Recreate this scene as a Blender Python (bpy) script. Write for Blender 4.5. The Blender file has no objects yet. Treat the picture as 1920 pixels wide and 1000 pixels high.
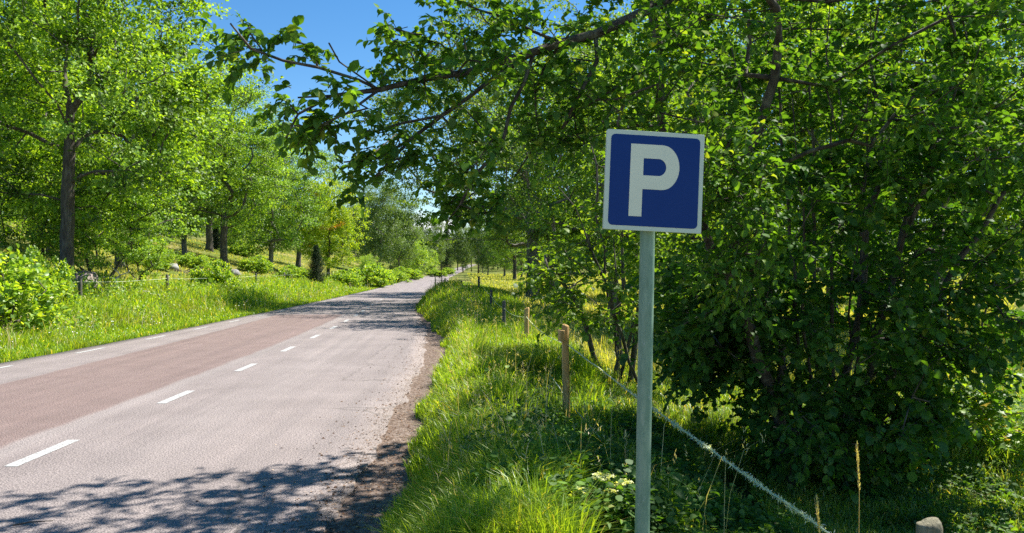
import bpy, math
import numpy as np
from mathutils import Vector, Matrix

# ------------------------------------------------------------------ camera, world, sun
sc = bpy.context.scene
COL = sc.collection
F, YH, CAMZ = 1400.0, 508.0, 1.62
cam = bpy.data.cameras.new("camera"); cam.sensor_width = 36; cam.lens = 36*F/1920
cam.clip_end = 5000; cam.clip_start = 0.05
co = bpy.data.objects.new("camera", cam); COL.objects.link(co)
co.location = (0, 0, CAMZ); co.rotation_euler = (math.radians(90)+math.atan((YH-500)/F), 0, 0)
sc.camera = co

SUN_EL, SUN_AZ = math.radians(53), math.radians(60)     # azimuth measured from +Y towards +X
world = bpy.data.worlds.new("World"); sc.world = world; world.use_nodes = True
nt = world.node_tree; nt.nodes.clear()
def N(t, typ, **kw):
    n = t.nodes.new(typ)
    for k, v in kw.items(): setattr(n, k, v)
    return n
out = N(nt, 'ShaderNodeOutputWorld'); bg = N(nt, 'ShaderNodeBackground')
sky = N(nt, 'ShaderNodeTexSky'); sky.sky_type = 'NISHITA'; sky.sun_disc = False
sky.sun_elevation = SUN_EL; sky.sun_rotation = SUN_AZ
sky.air_density = 1.0; sky.dust_density = 0.0; sky.ozone_density = 2.5
bg.inputs['Strength'].default_value = 0.085
# a few small clouds low over the wood
tcw = N(nt, 'ShaderNodeTexCoord'); sep = N(nt, 'ShaderNodeSeparateXYZ')
nt.links.new(tcw.outputs['Generated'], sep.inputs[0])
mpw = N(nt, 'ShaderNodeMapping'); mpw.inputs['Scale'].default_value = (9, 9, 26)
nt.links.new(tcw.outputs['Generated'], mpw.inputs[0])
nz = N(nt, 'ShaderNodeTexNoise'); nz.inputs['Scale'].default_value = 1.0; nz.inputs['Detail'].default_value = 6
nt.links.new(mpw.outputs[0], nz.inputs['Vector'])
cr = N(nt, 'ShaderNodeValToRGB'); cr.color_ramp.elements[0].position = .53; cr.color_ramp.elements[1].position = .64
nt.links.new(nz.outputs[0], cr.inputs[0])
el = N(nt, 'ShaderNodeValToRGB'); e = el.color_ramp.elements
e[0].position = 0.0; e[0].color = (1,1,1,1); e[1].position = .12; e[1].color = (0,0,0,1)
e2 = e.new(.09); e2.color = (1,1,1,1)
nt.links.new(sep.outputs[2], el.inputs[0])
mm = N(nt, 'ShaderNodeMath', operation='MULTIPLY'); nt.links.new(cr.outputs[0], mm.inputs[0]); nt.links.new(el.outputs[0], mm.inputs[1])
hs = N(nt, 'ShaderNodeHueSaturation'); hs.inputs['Saturation'].default_value = 1.30; hs.inputs['Value'].default_value = .92
nt.links.new(sky.outputs[0], hs.inputs['Color'])
mx = N(nt, 'ShaderNodeMixRGB'); mx.inputs[2].default_value = (7.5, 7.6, 7.8, 1)
nt.links.new(mm.outputs[0], mx.inputs[0]); nt.links.new(hs.outputs[0], mx.inputs[1])
nt.links.new(mx.outputs[0], bg.inputs[0]); nt.links.new(bg.outputs[0], out.inputs[0])

sl = bpy.data.lights.new("sun", 'SUN'); sl.energy = 5.0; sl.angle = math.radians(0.53); sl.color = (1.0, .955, .88)
so = bpy.data.objects.new("sun", sl); COL.objects.link(so)
sd = Vector((math.sin(SUN_AZ)*math.cos(SUN_EL), math.cos(SUN_AZ)*math.cos(SUN_EL), math.sin(SUN_EL)))
so.rotation_euler = sd.to_track_quat('Z', 'Y').to_euler(); so.location = (20, 5, 30)

sc.view_settings.view_transform = 'Standard'; sc.view_settings.look = 'None'
sc.view_settings.exposure = 1.15; sc.view_settings.gamma = 1.0
cy = sc.cycles
cy.max_bounces = 8; cy.diffuse_bounces = 4; cy.glossy_bounces = 2; cy.transmission_bounces = 6; cy.transparent_max_bounces = 4
cy.caustics_reflective = False; cy.caustics_refractive = False; cy.sample_clamp_indirect = 6
cy.use_denoising = False

# ------------------------------------------------------------------ helpers
def at(px, py, d): return np.array([(px-960)/F*d, d, CAMZ-(py-YH)/F*d])
def atg(px, d): x = (px-960)/F*d; return np.array([x, d, float(H(x, d))])

def tag(o, label=None, cat=None, group=None, kind=None):
    if label: o['label'] = label
    if cat: o['category'] = cat
    if group: o['group'] = group
    if kind: o['kind'] = kind
    return o
def link(name, me, m=None, parent=None):
    o = bpy.data.objects.new(name, me); COL.objects.link(o)
    if m: me.materials.append(m)
    if parent: o.parent = parent
    return o
def empty(name, loc, rz=0, s=1):
    o = bpy.data.objects.new(name, None); COL.objects.link(o)
    o.location = [float(v) for v in loc]; o.rotation_euler = (0, 0, rz); o.scale = (s, s, s)
    o.empty_display_size = .1
    return o
def trimesh(name, V, T, smooth=False, uv=None):
    V = np.ascontiguousarray(V, dtype=np.float32); T = np.ascontiguousarray(T, dtype=np.int32)
    k = T.shape[1]
    me = bpy.data.meshes.new(name)
    me.vertices.add(len(V)); me.vertices.foreach_set('co', V.ravel())
    me.loops.add(T.size); me.loops.foreach_set('vertex_index', T.ravel())
    me.polygons.add(len(T))
    me.polygons.foreach_set('loop_start', np.arange(0, T.size, k, dtype=np.int32))
    me.polygons.foreach_set('loop_total', np.full(len(T), k, dtype=np.int32))
    if smooth: me.polygons.foreach_set('use_smooth', np.ones(len(T), dtype=bool))
    if uv is not None:
        l = me.uv_layers.new(name='uv'); l.data.foreach_set('uv', np.asarray(uv, np.float32)[T.ravel()].ravel())
    me.update(calc_edges=True); me.validate()
    return me
def dup(root, loc, rz=0, s=1, label=None, group=None, sz=None):
    r = root.copy(); COL.objects.link(r)
    r.location = [float(v) for v in loc]; r.rotation_euler = (0, 0, rz); r.scale = (s, s, sz or s)
    if label: r['label'] = label
    if group: r['group'] = group
    for ch in list(root.children):
        c = ch.copy(); COL.objects.link(c); c.parent = r
        for g in list(ch.children):
            d = g.copy(); COL.objects.link(d); d.parent = c
    return r
def unit(v): return v/np.maximum(np.linalg.norm(v, axis=-1, keepdims=True), 1e-9)
def sstep(a, b, x): t = np.clip((np.asarray(x, float)-a)/(b-a), 0, 1); return t*t*(3-2*t)
_r = np.random.RandomState(5); _G = _r.rand(256, 256)
def noise2(x, y):
    x = np.asarray(x, float); y = np.asarray(y, float)
    xi = np.floor(x).astype(int); yi = np.floor(y).astype(int); fx = x-xi; fy = y-yi
    fx = fx*fx*(3-2*fx); fy = fy*fy*(3-2*fy)
    g = lambda i, j: _G[i & 255, j & 255]
    return (g(xi, yi)*(1-fx)+g(xi+1, yi)*fx)*(1-fy)+(g(xi, yi+1)*(1-fx)+g(xi+1, yi+1)*fx)*fy
def fbm(x, y): return noise2(x, y)*.55+noise2(x*2.1+7, y*2.1+3)*.28+noise2(x*4.3+1, y*4.3+9)*.17

# ------------------------------------------------------------------ materials
def mat(name):
    m = bpy.data.materials.new(name); m.use_nodes = True; t = m.node_tree; t.nodes.clear()
    o = N(t, 'ShaderNodeOutputMaterial'); return m, t, o
def ramp(t, fac, stops):
    r = N(t, 'ShaderNodeValToRGB'); el = r.color_ramp.elements
    while len(el) < len(stops): el.new(.5)
    for e_, (p, c) in zip(el, stops): e_.position = p; e_.color = (*c, 1)
    t.links.new(fac, r.inputs[0]); return r.outputs[0]
def noise(t, vec, scale, detail=4, rough=.5, out=0):
    n = N(t, 'ShaderNodeTexNoise'); n.inputs['Scale'].default_value = scale; n.inputs['Detail'].default_value = detail
    n.inputs['Roughness'].default_value = rough
    if vec is not None: t.links.new(vec, n.inputs['Vector'])
    return n.outputs[out]
def mixc(t, fac, a, b, mode='MIX'):
    m = N(t, 'ShaderNodeMixRGB', blend_type=mode)
    for i, v in ((0, fac), (1, a), (2, b)):
        if hasattr(v, 'links') or hasattr(v, 'is_output'): t.links.new(v, m.inputs[i])
        elif i == 0: m.inputs[0].default_value = v
        else: m.inputs[i].default_value = (*v, 1)
    return m.outputs[0]
def leafmat(name, stops, trans=.45, gloss=.06, rough=.55, big=None, tcol=(2.1, 1.95, .4)):
    """stops: random-per-leaf colour ramp"""
    m, t, o = mat(name)
    g = N(t, 'ShaderNodeNewGeometry'); col = ramp(t, g.outputs['Random Per Island'], stops)
    tc = N(t, 'ShaderNodeTexCoord')
    if big:
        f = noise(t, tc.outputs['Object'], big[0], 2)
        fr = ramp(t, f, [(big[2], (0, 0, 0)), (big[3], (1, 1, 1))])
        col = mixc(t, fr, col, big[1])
    d = N(t, 'ShaderNodeBsdfDiffuse'); t.links.new(col, d.inputs[0])
    tr = N(t, 'ShaderNodeBsdfTranslucent'); tcl = mixc(t, 1.0, col, tcol, 'MULTIPLY'); t.links.new(tcl, tr.inputs[0])
    m1 = N(t, 'ShaderNodeMixShader'); m1.inputs[0].default_value = trans
    t.links.new(d.outputs[0], m1.inputs[1]); t.links.new(tr.outputs[0], m1.inputs[2])
    gl = N(t, 'ShaderNodeBsdfGlossy'); gl.inputs['Roughness'].default_value = rough; gloss *= .6
    m2 = N(t, 'ShaderNodeMixShader'); m2.inputs[0].default_value = gloss
    t.links.new(m1.outputs[0], m2.inputs[1]); t.links.new(gl.outputs[0], m2.inputs[2])
    t.links.new(m2.outputs[0], o.inputs[0]); return m
def solid(name, stops, scale=6, rough=.7, bump=.3, stretch=(1, 1, 1), metal=0, detail=6, bs=None):
    m, t, o = mat(name); tc = N(t, 'ShaderNodeTexCoord')
    mp = N(t, 'ShaderNodeMapping'); mp.inputs['Scale'].default_value = stretch
    t.links.new(tc.outputs['Object'], mp.inputs[0])
    f = noise(t, mp.outputs[0], scale, detail, .6); c = ramp(t, f, stops)
    p = N(t, 'ShaderNodeBsdfPrincipled'); t.links.new(c, p.inputs['Base Color'])
    p.inputs['Roughness'].default_value = rough; p.inputs['Metallic'].default_value = metal
    if bump:
        b = N(t, 'ShaderNodeBump'); b.inputs['Strength'].default_value = bump; b.inputs['Distance'].default_value = .02
        t.links.new(noise(t, mp.outputs[0], bs or scale*2.5, 6, .65), b.inputs['Height']); t.links.new(b.outputs[0], p.inputs['Normal'])
    t.links.new(p.outputs[0], o.inputs[0]); return m

M = {}
M['bark'] = solid('bark', [(.3, (.035, .028, .022)), (.5, (.09, .075, .06)), (.72, (.17, .155, .13))], 7, .95, .9, (1.6, 1.6, .35), bs=14)
M['bark_grey'] = solid('bark_grey', [(.3, (.07, .065, .055)), (.5, (.16, .15, .13)), (.72, (.30, .29, .25))], 6, .95, .8, (1.6, 1.6, .4), bs=14)
M['bark_moss'] = solid('bark_moss', [(.3, (.03, .024, .018)), (.5, (.075, .06, .045)), (.62, (.14, .13, .09)), (.75, (.22, .23, .17))], 16, .95, .9, (1, 1, .6))
M['leaf_apple'] = leafmat('leaf_apple', [(0, (0.055, 0.125, 0.022)), (.5, (0.087, 0.193, 0.028)), (.9, (0.137, 0.268, 0.035)), (1, (0.254, 0.317, 0.041))], .44, .03, .5)
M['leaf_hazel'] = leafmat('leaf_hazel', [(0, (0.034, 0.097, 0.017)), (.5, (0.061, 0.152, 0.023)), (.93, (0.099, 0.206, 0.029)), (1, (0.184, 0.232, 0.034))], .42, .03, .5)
M['leaf_maple'] = leafmat('leaf_maple', [(0, (0.092, 0.195, 0.025)), (.6, (0.168, 0.299, 0.037)), (.9, (0.260, 0.388, 0.037)), (1, (0.557, 0.329, 0.049))], .5, .05, .45)
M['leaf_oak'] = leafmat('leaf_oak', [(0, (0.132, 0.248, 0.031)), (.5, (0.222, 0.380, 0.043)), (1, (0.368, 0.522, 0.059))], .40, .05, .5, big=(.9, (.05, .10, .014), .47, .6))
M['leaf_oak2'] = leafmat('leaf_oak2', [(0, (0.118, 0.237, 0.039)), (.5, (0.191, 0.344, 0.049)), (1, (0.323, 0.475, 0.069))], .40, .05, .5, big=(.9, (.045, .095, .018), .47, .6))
M['leaf_birch'] = leafmat('leaf_birch', [(0, (0.071, 0.134, 0.033)), (.5, (0.115, 0.188, 0.050)), (1, (0.172, 0.255, 0.067))], .35, .06, .45)
M['leaf_yellow'] = leafmat('leaf_yellow', [(0, (0.138, 0.253, 0.025)), (.5, (0.258, 0.373, 0.031)), (1, (0.396, 0.448, 0.037))], .42, .04, .5, big=(.35, (.42, .2, .04), .62, .72))
M['leaf_ash'] = leafmat('leaf_ash', [(0, (0.073, 0.142, 0.041)), (.5, (0.124, 0.218, 0.055)), (1, (0.208, 0.283, 0.068))], .38, .05, .45)
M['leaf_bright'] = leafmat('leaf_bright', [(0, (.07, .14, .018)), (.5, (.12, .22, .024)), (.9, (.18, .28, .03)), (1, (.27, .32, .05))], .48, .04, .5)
M['needle'] = leafmat('needle', [(0, (0.013, 0.033, 0.013)), (.6, (0.024, 0.055, 0.020)), (1, (0.055, 0.099, 0.033))], .12, .05, .5)
M['needle_soft'] = leafmat('needle_soft', [(0, (0.050, 0.094, 0.033)), (.6, (0.083, 0.134, 0.044)), (1, (0.150, 0.187, 0.055))], .2, .05, .5)
M['leaf_shrub'] = leafmat('leaf_shrub', [(0, (0.123, 0.231, 0.041)), (.5, (0.205, 0.346, 0.048)), (1, (0.410, 0.494, 0.068))], .45, .06, .45)
M['leaf_herb'] = leafmat('leaf_herb', [(0, (.06, .13, .016)), (.6, (.12, .24, .028)), (.93, (.19, .33, .045)), (1, (.34, .36, .1))], .42, .04, .6, big=(2.2, (.05, .12, .02), .42, .6))
M['straw'] = leafmat('straw', [(0, (0.420, 0.360, 0.200)), (1, (0.620, 0.550, 0.360))], .35, .05, .5)
M['grass'] = leafmat('grass', [(0, (0.123, 0.214, 0.025)), (.5, (0.215, 0.346, 0.030)), (.92, (0.328, 0.445, 0.041)), (1, (0.676, 0.494, 0.177))], .45, .05, .4, big=(.5, (.2, .24, .045), .5, .75))
M['grass_dry'] = leafmat('grass_dry', [(0, (0.203, 0.275, 0.051)), (.5, (0.362, 0.377, 0.102)), (1, (0.609, 0.536, 0.232))], .4, .04, .5)
M['grass_wood'] = leafmat('grass_wood', [(0, (0.092, 0.179, 0.025)), (.6, (0.168, 0.269, 0.037)), (.9, (0.297, 0.358, 0.061)), (1, (0.612, 0.448, 0.184))], .45, .06, .4)

# ------------------------------------------------------------------ terrain
ys = np.arange(-10, 520, .25)
def curve(pts):
    p = np.array(pts); v = np.interp(ys, p[:, 0], p[:, 1]); k = 25
    near = np.convolve(np.pad(v, k//2, 'edge'), np.ones(k)/k, 'valid')
    k = 121; far = np.convolve(np.pad(v, k//2, 'edge'), np.hanning(k)/np.hanning(k).sum(), 'valid')
    w = sstep(35, 70, ys); return near*(1-w)+far*w
XL = curve([(-10,-8.85),(13,-8.95),(17.4,-9.0),(28,-9.55),(39,-10.2),(65,-12.1),(94,-14.9),(189,-23.3),(300,-28.2),(420,-29.3),(520,-29.5)])
XR = curve([(-10,-1.1),(4.6,-1.15),(7.8,-1.27),(11.8,-1.45),(17.2,-1.95),(22,-2.55),(27.7,-3.55),(36.6,-4.75),(50,-5.3),(65,-6.2),(94,-8.2),(189,-15.8),(300,-20.8),(420,-23),(520,-23.5)])
XC = curve([(-10,-3.6),(6.6,-4.15),(9.5,-4.3),(12.5,-4.45),(15.3,-4.6),(18.4,-4.85),(21.6,-5.1),(28,-5.75),(40,-7.2),(65,-9.1),(94,-11.4),(189,-19.5),(300,-24.5),(520,-26.5)])
ZR = curve([(-10,0),(200,0),(300,1.0),(420,3.8),(520,6.4)])
FL = curve([(-10,-12.1),(22,-12.6),(30,-13.9),(38,-14.6),(45,-15.4),(54,-16.5),(75,-18),(120,-22),(300,-34),(520,-38)])  # left fence line
I = lambda A, y: np.interp(y, ys, A)
def H(x, y):
    x = np.asarray(x, float); y = np.asarray(y, float)
    z0 = I(ZR, y); xl = I(XL, y); xr = I(XR, y); fl = I(FL, y)
    dl = xl-x; dr = x-xr; s = fl-x
    n = fbm(x*.35+20, y*.35+20)-.5
    L = -.03+.02*sstep(.1, .5, dl)-.12*sstep(.3, 1.2, dl)*(1-sstep(1.4, 2.6, dl))+.4*sstep(1.4, 3.8, dl)
    s_ = np.maximum(s, 0)
    L = L+np.where(s_ < 22, .24*s_, .24*22+.09*(s_-22)) + n*.5*sstep(0, 5, s)
    L = L*np.where(y < 0, 1, 1)
    R = -.03+.09*sstep(.7, 1.5, dr)+.55*np.exp(-((y-35)/8)**2)*sstep(.05, 1.3, dr)*(1-sstep(3.0, 6, dr))
    R = R-.48*sstep(.2, 3.0, x)*(1-sstep(14, 30, y)) - .15*sstep(2, 9, dr)*sstep(14, 30, y)
    R = R+n*.12*sstep(1, 3, dr)
    R = R+.016*np.maximum(x-30, 0)+n*2*sstep(40, 120, dr)
    z = np.where(dl > 0, L, np.where(dr > 0, R, -.07))
    z = z+z0+.035*np.maximum(y-500, 0)
    return z

def mk_ground():
    u = np.linspace(-5.2, 5.2, 300); X = -2.5+3.6*np.sinh(u)
    X = X[(X > -420) & (X < 420)]
    v = np.linspace(-1.75, 5.75, 300); Y = 3+4.2*np.sinh(v); Y = Y[(Y > -9) & (Y < 900)]
    gx, gy = np.meshgrid(X, Y); gz = H(gx, gy)
    V = np.stack([gx, gy, gz], -1).reshape(-1, 3); nx = len(X); ny = len(Y)
    i = np.arange(nx-1)[None, :]+np.arange(ny-1)[:, None]*nx
    T = np.stack([i, i+1, i+nx+1, i+nx], -1).reshape(-1, 4)
    m, t, o = mat('meadow_soil'); tc = N(t, 'ShaderNodeTexCoord'); g = tc.outputs['Object']
    a = ramp(t, noise(t, g, .12, 5), [(.38, (.10, .16, .03)), (.55, (.2, .21, .06)), (.68, (.33, .28, .12))])
    b = ramp(t, noise(t, g, 5, 6, .7), [(.35, (.035, .028, .015)), (.5, (.07, .075, .025)), (.65, (.15, .16, .06))])
    sp = N(t, 'ShaderNodeSeparateXYZ'); t.links.new(g, sp.inputs[0])
    mr = N(t, 'ShaderNodeMapRange'); mr.inputs['From Min'].default_value = 12; mr.inputs['From Max'].default_value = 45
    t.links.new(sp.outputs[1], mr.inputs[0])
    c = mixc(t, mr.outputs[0], b, mixc(t, .35, a, b))
    p = N(t, 'ShaderNodeBsdfDiffuse'); t.links.new(c, p.inputs[0]); t.links.new(p.outputs[0], o.inputs[0])
    ob = link('ground', trimesh('ground', V, T, True), m); tag(ob, kind='structure')
mk_ground()

def mk_road():
    Y = np.concatenate([np.arange(-8, 40, .12), np.arange(40, 120, .5), np.arange(120, 515, 2.)])
    r = np.random.RandomState(2)
    xl = I(XL, Y); xr = I(XR, Y); z = I(ZR, Y); xc = I(XC, Y)
    jag = (fbm(Y*1.7, Y*0+3)-.5)*.22+(fbm(Y*6, Y*0+8)-.5)*.1
    xr = xr+jag*np.where(Y < 45, 1, .5); xl = xl+(fbm(Y*1.1, Y*0+5)-.5)*.12
    k = 24; tt = np.linspace(0, 1, k)
    gx = xl[:, None]*(1-tt)+xr[:, None]*tt; gy = np.repeat(Y[:, None], k, 1); gz = np.repeat(z[:, None], k, 1)
    gx = np.hstack([gx[:, :1], gx, gx[:, -1:]]); gy = np.hstack([gy[:, :1], gy, gy[:, -1:]])
    gz = np.hstack([gz[:, :1]-.06, gz, gz[:, -1:]-.06]); k += 2
    V = np.stack([gx, gy, gz], -1).reshape(-1, 3); ny = len(Y)
    i = np.arange(k-1)[None, :]+np.arange(ny-1)[:, None]*k
    T = np.stack([i, i+1, i+k+1, i+k], -1).reshape(-1, 4)
    uv = np.stack([gx-xc[:, None], gy], -1).reshape(-1, 2)     # metres from the centre line, metres along
    m, t, o = mat('asphalt')
    uvn = N(t, 'ShaderNodeUVMap'); uvn.uv_map = 'uv'; tc = N(t, 'ShaderNodeTexCoord'); g = tc.outputs['Object']
    sp = N(t, 'ShaderNodeSeparateXYZ'); t.links.new(uvn.outputs[0], sp.inputs[0])
    wob = N(t, 'ShaderNodeMath', operation='MULTIPLY_ADD'); wob.inputs[1].default_value = .16; t.links.new(noise(t, g, 1.3, 4), wob.inputs[0]); t.links.new(sp.outputs[0], wob.inputs[2])
    U = wob.outputs[0]
    def band(lo, hi, soft, src=U):
        a = N(t, 'ShaderNodeMapRange', interpolation_type='SMOOTHSTEP'); a.inputs['From Min'].default_value = lo-soft; a.inputs['From Max'].default_value = lo+soft
        b = N(t, 'ShaderNodeMapRange', interpolation_type='SMOOTHSTEP'); b.inputs['From Min'].default_value = hi-soft; b.inputs['From Max'].default_value = hi+soft
        t.links.new(src, a.inputs[0]); t.links.new(src, b.inputs[0])
        s_ = N(t, 'ShaderNodeMath', operation='SUBTRACT'); t.links.new(a.outputs[0], s_.inputs[0]); t.links.new(b.outputs[0], s_.inputs[1]); return s_.outputs[0]
    def mul(a, b):
        n = N(t, 'ShaderNodeMath', operation='MULTIPLY')
        for i_, v in enumerate((a, b)):
            if isinstance(v, (int, float)): n.inputs[i_].default_value = v
            else: t.links.new(v, n.inputs[i_])
        return n.outputs[0]
    base = ramp(t, noise(t, g, .9, 5, .6), [(.3, (.198, .168, .158)), (.7, (.255, .218, .205))])
    patch = mul(band(-2.85, -.42, .06), band(-20, 27.6, .15, sp.outputs[1]))
    base = mixc(t, mul(patch, .8), base, ramp(t, noise(t, g, 2, 4), [(.3, (.160, .108, .094)), (.7, (.192, .132, .116))]))
    base = mixc(t, mul(band(-.42, -.2, .1), .35), base, (.27, .24, .225))
    base = mixc(t, mul(band(.75, 1.4, .3), .1), base, (.3, .27, .255))
    mps = N(t, 'ShaderNodeMapping'); mps.inputs['Scale'].default_value = (3.2, .09, 1); t.links.new(uvn.outputs[0], mps.inputs[0])
    sk_ = ramp(t, noise(t, mps.outputs[0], 1, 5, .65), [(.3, (.86, .86, .86)), (.5, (1, 1, 1)), (.7, (1.14, 1.13, 1.12))])
    base = mixc(t, 1.0, base, sk_, 'MULTIPLY')
    agg = ramp(t, noise(t, g, 75, 3, .7), [(.36, (.22, .21, .22)), (.5, (1, 1, 1)), (.64, (1.8, 1.75, 1.7))])
    base = mixc(t, 1.0, base, agg, 'MULTIPLY')
    vor = N(t, 'ShaderNodeTexVoronoi'); vor.inputs['Scale'].default_value = 75; t.links.new(g, vor.inputs['Vector'])
    vr = ramp(t, vor.outputs['Distance'], [(.1, (1, 1, 1)), (.3, (0, 0, 0))])
    base = mixc(t, mul(vr, .5), base, (.42, .39, .36))
    st = ramp(t, noise(t, g, 2.6, 5, .7), [(.62, (0, 0, 0)), (.7, (1, 1, 1))])
    base = mixc(t, mul(st, .22), base, (.14, .12, .115))
    # cracks
    vc = N(t, 'ShaderNodeTexVoronoi', feature='DISTANCE_TO_EDGE'); vc.inputs['Scale'].default_value = .55
    mpn = N(t, 'ShaderNodeMixRGB'); mpn.inputs[0].default_value = .25; t.links.new(g, mpn.inputs[1]); t.links.new(noise(t, g, 2, 4, .6, 1), mpn.inputs[2])
    t.links.new(mpn.outputs[0], vc.inputs['Vector'])
    ck = ramp(t, vc.outputs[0], [(.0, (1, 1, 1)), (.008, (0, 0, 0))])
    ckm = mul(ck, mul(band(1.9, 9, .5), .6)); base = mixc(t, ckm, base, (.08, .07, .06))
    p = N(t, 'ShaderNodeBsdfPrincipled'); t.links.new(base, p.inputs['Base Color']); p.inputs['Roughness'].default_value = .82
    p.inputs['Specular IOR Level'].default_value = .3
    b = N(t, 'ShaderNodeBump'); b.inputs['Strength'].default_value = .55; b.inputs['Distance'].default_value = .012
    t.links.new(noise(t, g, 90, 3, .7), b.inputs['Height']); t.links.new(b.outputs[0], p.inputs['Normal'])
    t.links.new(p.outputs[0], o.inputs[0])
    tag(link('road', trimesh('road', V, T, True, uv), m), kind='structure')
    # shoulder of grit and needles
    Y = np.arange(-6, 34, .12); xr = I(XR, Y)
    wd = np.interp(Y, [-6, 4.6, 6.6, 9.4, 12, 16, 22, 30, 34], [.5, .5, .45, .42, .5, .55, .42, .2, .1])+(fbm(Y*.9, Y*0+4)-.5)*.4
    tt = np.linspace(0, 1, 9); gx = (xr-.18)[:, None]*(1-tt)+(xr+wd+.25)[:, None]*tt
    gy = np.repeat(Y[:, None], 9, 1); gz = -.012-.012*tt[None, :]+(fbm(gx*5, gy*5)-.5)*.012+I(ZR, Y)[:, None]
    V = np.stack([gx, gy, gz], -1).reshape(-1, 3)
    i = np.arange(8)[None, :]+np.arange(len(Y)-1)[:, None]*9
    T = np.stack([i, i+1, i+10, i+9], -1).reshape(-1, 4)
    m = solid('grit', [(.3, (.08, .052, .036)), (.5, (.17, .118, .086)), (.68, (.27, .215, .18))], 22, .95, .8, detail=8, bs=60)
    tag(link('gravel_shoulder', trimesh('gravel_shoulder', V, T, True), m), kind='structure')
    # markings
    q = []
    def dash(A, y0, y1, off, w):
        n = max(2, int((y1-y0)/.25)); yy = np.linspace(y0, y1, n)
        for a, b_ in zip(yy[:-1], yy[1:]):
            xa = I(A, a)+off; xb = I(A, b_)+off
            q.append([(xa-w, a, .004), (xa+w, a, .004), (xb+w, b_, .004), (xb-w, b_, .004)])
    y = 6.18-2.93
    while y < 60: dash(XC, y, y+.97, 0, .058); y += 2.93
    y = 7.3-1.5
    while y < 150: dash(XL, y, y+1.05, .42, .042); y += 2.95
    Q = np.array(q); V = Q.reshape(-1, 3); V[:, 2] += I(ZR, V[:, 1])
    T = np.arange(len(V)).reshape(-1, 4)
    m, t, o = mat('road_paint'); tc = N(t, 'ShaderNodeTexCoord'); g = tc.outputs['Object']
    c = ramp(t, noise(t, g, 60, 4, .75), [(.36, (.25, .23, .22)), (.46, (.45, .45, .43)), (.7, (.55, .55, .53))])
    p = N(t, 'ShaderNodeBsdfPrincipled'); t.links.new(c, p.inputs['Base Color']); p.inputs['Roughness'].default_value = .7
    al = ramp(t, noise(t, g, 38, 5, .8), [(.385, (0, 0, 0)), (.47, (1, 1, 1))]); t.links.new(al, p.inputs['Alpha'])
    t.links.new(p.outputs[0], o.inputs[0])
    tag(link('road_markings', trimesh('road_markings', V, T), m), kind='structure')
mk_road()

# ------------------------------------------------------------------ leaves, tubes, skeletons
SH = {  # x across, y along, z up (fractions of length); triangles
 'far': (np.array([(0,0,0),(-.36,.45,.07),(.36,.45,.07),(0,1,-.06)]), [(0,2,1),(1,2,3)]),
 'mid': (np.array([(0,0,0),(-.33,.3,.06),(.33,.3,.06),(-.3,.68,.04),(.3,.68,.04),(0,1,-.1),(0,.5,-.02)]),
         [(0,6,1),(0,2,6),(1,6,3),(2,4,6),(3,6,5),(6,4,5)]),
 'ovate': (np.array([(0,0,0),(0,.34,-.015),(0,.7,-.05),(0,1,-.16),(-.26,.16,.05),(-.37,.42,.07),(-.25,.76,0),(.26,.16,.05),(.37,.42,.07),(.25,.76,0)]),
         [(0,1,4),(4,1,5),(1,2,5),(5,2,6),(2,3,6),(0,7,1),(7,8,1),(1,8,2),(8,9,2),(2,9,3)]),
 'round': (np.array([(0,0,0),(0,.4,-.01),(0,.75,-.04),(0,1.02,-.13),(-.3,.08,.05),(-.46,.42,.08),(-.36,.76,.01),(.3,.08,.05),(.46,.42,.08),(.36,.76,.01)]),
         [(0,1,4),(4,1,5),(1,2,5),(5,2,6),(2,3,6),(0,7,1),(7,8,1),(1,8,2),(8,9,2),(2,9,3)]),
 'maple': (np.array([(0,0,0),(-.45,.12,.05),(-.22,.3,.02),(-.5,.62,.03),(-.17,.62,0),(0,1,-.08),(.17,.62,0),(.5,.62,.03),(.22,.3,.02),(.45,.12,.05),(0,.4,0)]),
         [(0,10,1),(1,10,2),(2,10,3),(3,10,4),(4,10,5),(10,6,5),(10,7,6),(10,8,7),(10,9,8),(10,0,9)]),
 'slim': (np.array([(0,0,0),(-.1,.4,.02),(.1,.4,.02),(0,1,-.12)]), [(0,2,1),(1,2,3)]),
}
_lr = np.random.RandomState(99)
def leaves(P, D, Nn, L, shape, rng=None):
    """P base, D direction, Nn normal, L length"""
    tv, tt = SH[shape]; tt = np.array(tt)
    D = unit(D); X = unit(np.cross(D, Nn)); Z = np.cross(X, D)
    L = np.asarray(L)[:, None, None]; Z = Z*_lr.uniform(-.6, 3.2, (len(P), 1))
    V = P[:, None, :]+L*(tv[None, :, 0:1]*X[:, None, :]+tv[None, :, 1:2]*D[:, None, :]+tv[None, :, 2:3]*Z[:, None, :])
    T = tt[None]+(np.arange(len(P))*len(tv))[:, None, None]
    return V.reshape(-1, 3), T.reshape(-1, 3)
class Geo:
    def __init__(s): s.V = []; s.T = []; s.n = 0
    def add(s, V, T):
        s.V.append(np.asarray(V)); s.T.append(np.asarray(T)+s.n); s.n += len(V)
    def mesh(s, name, smooth=False): return trimesh(name, np.concatenate(s.V), np.concatenate(s.T), smooth)
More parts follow.
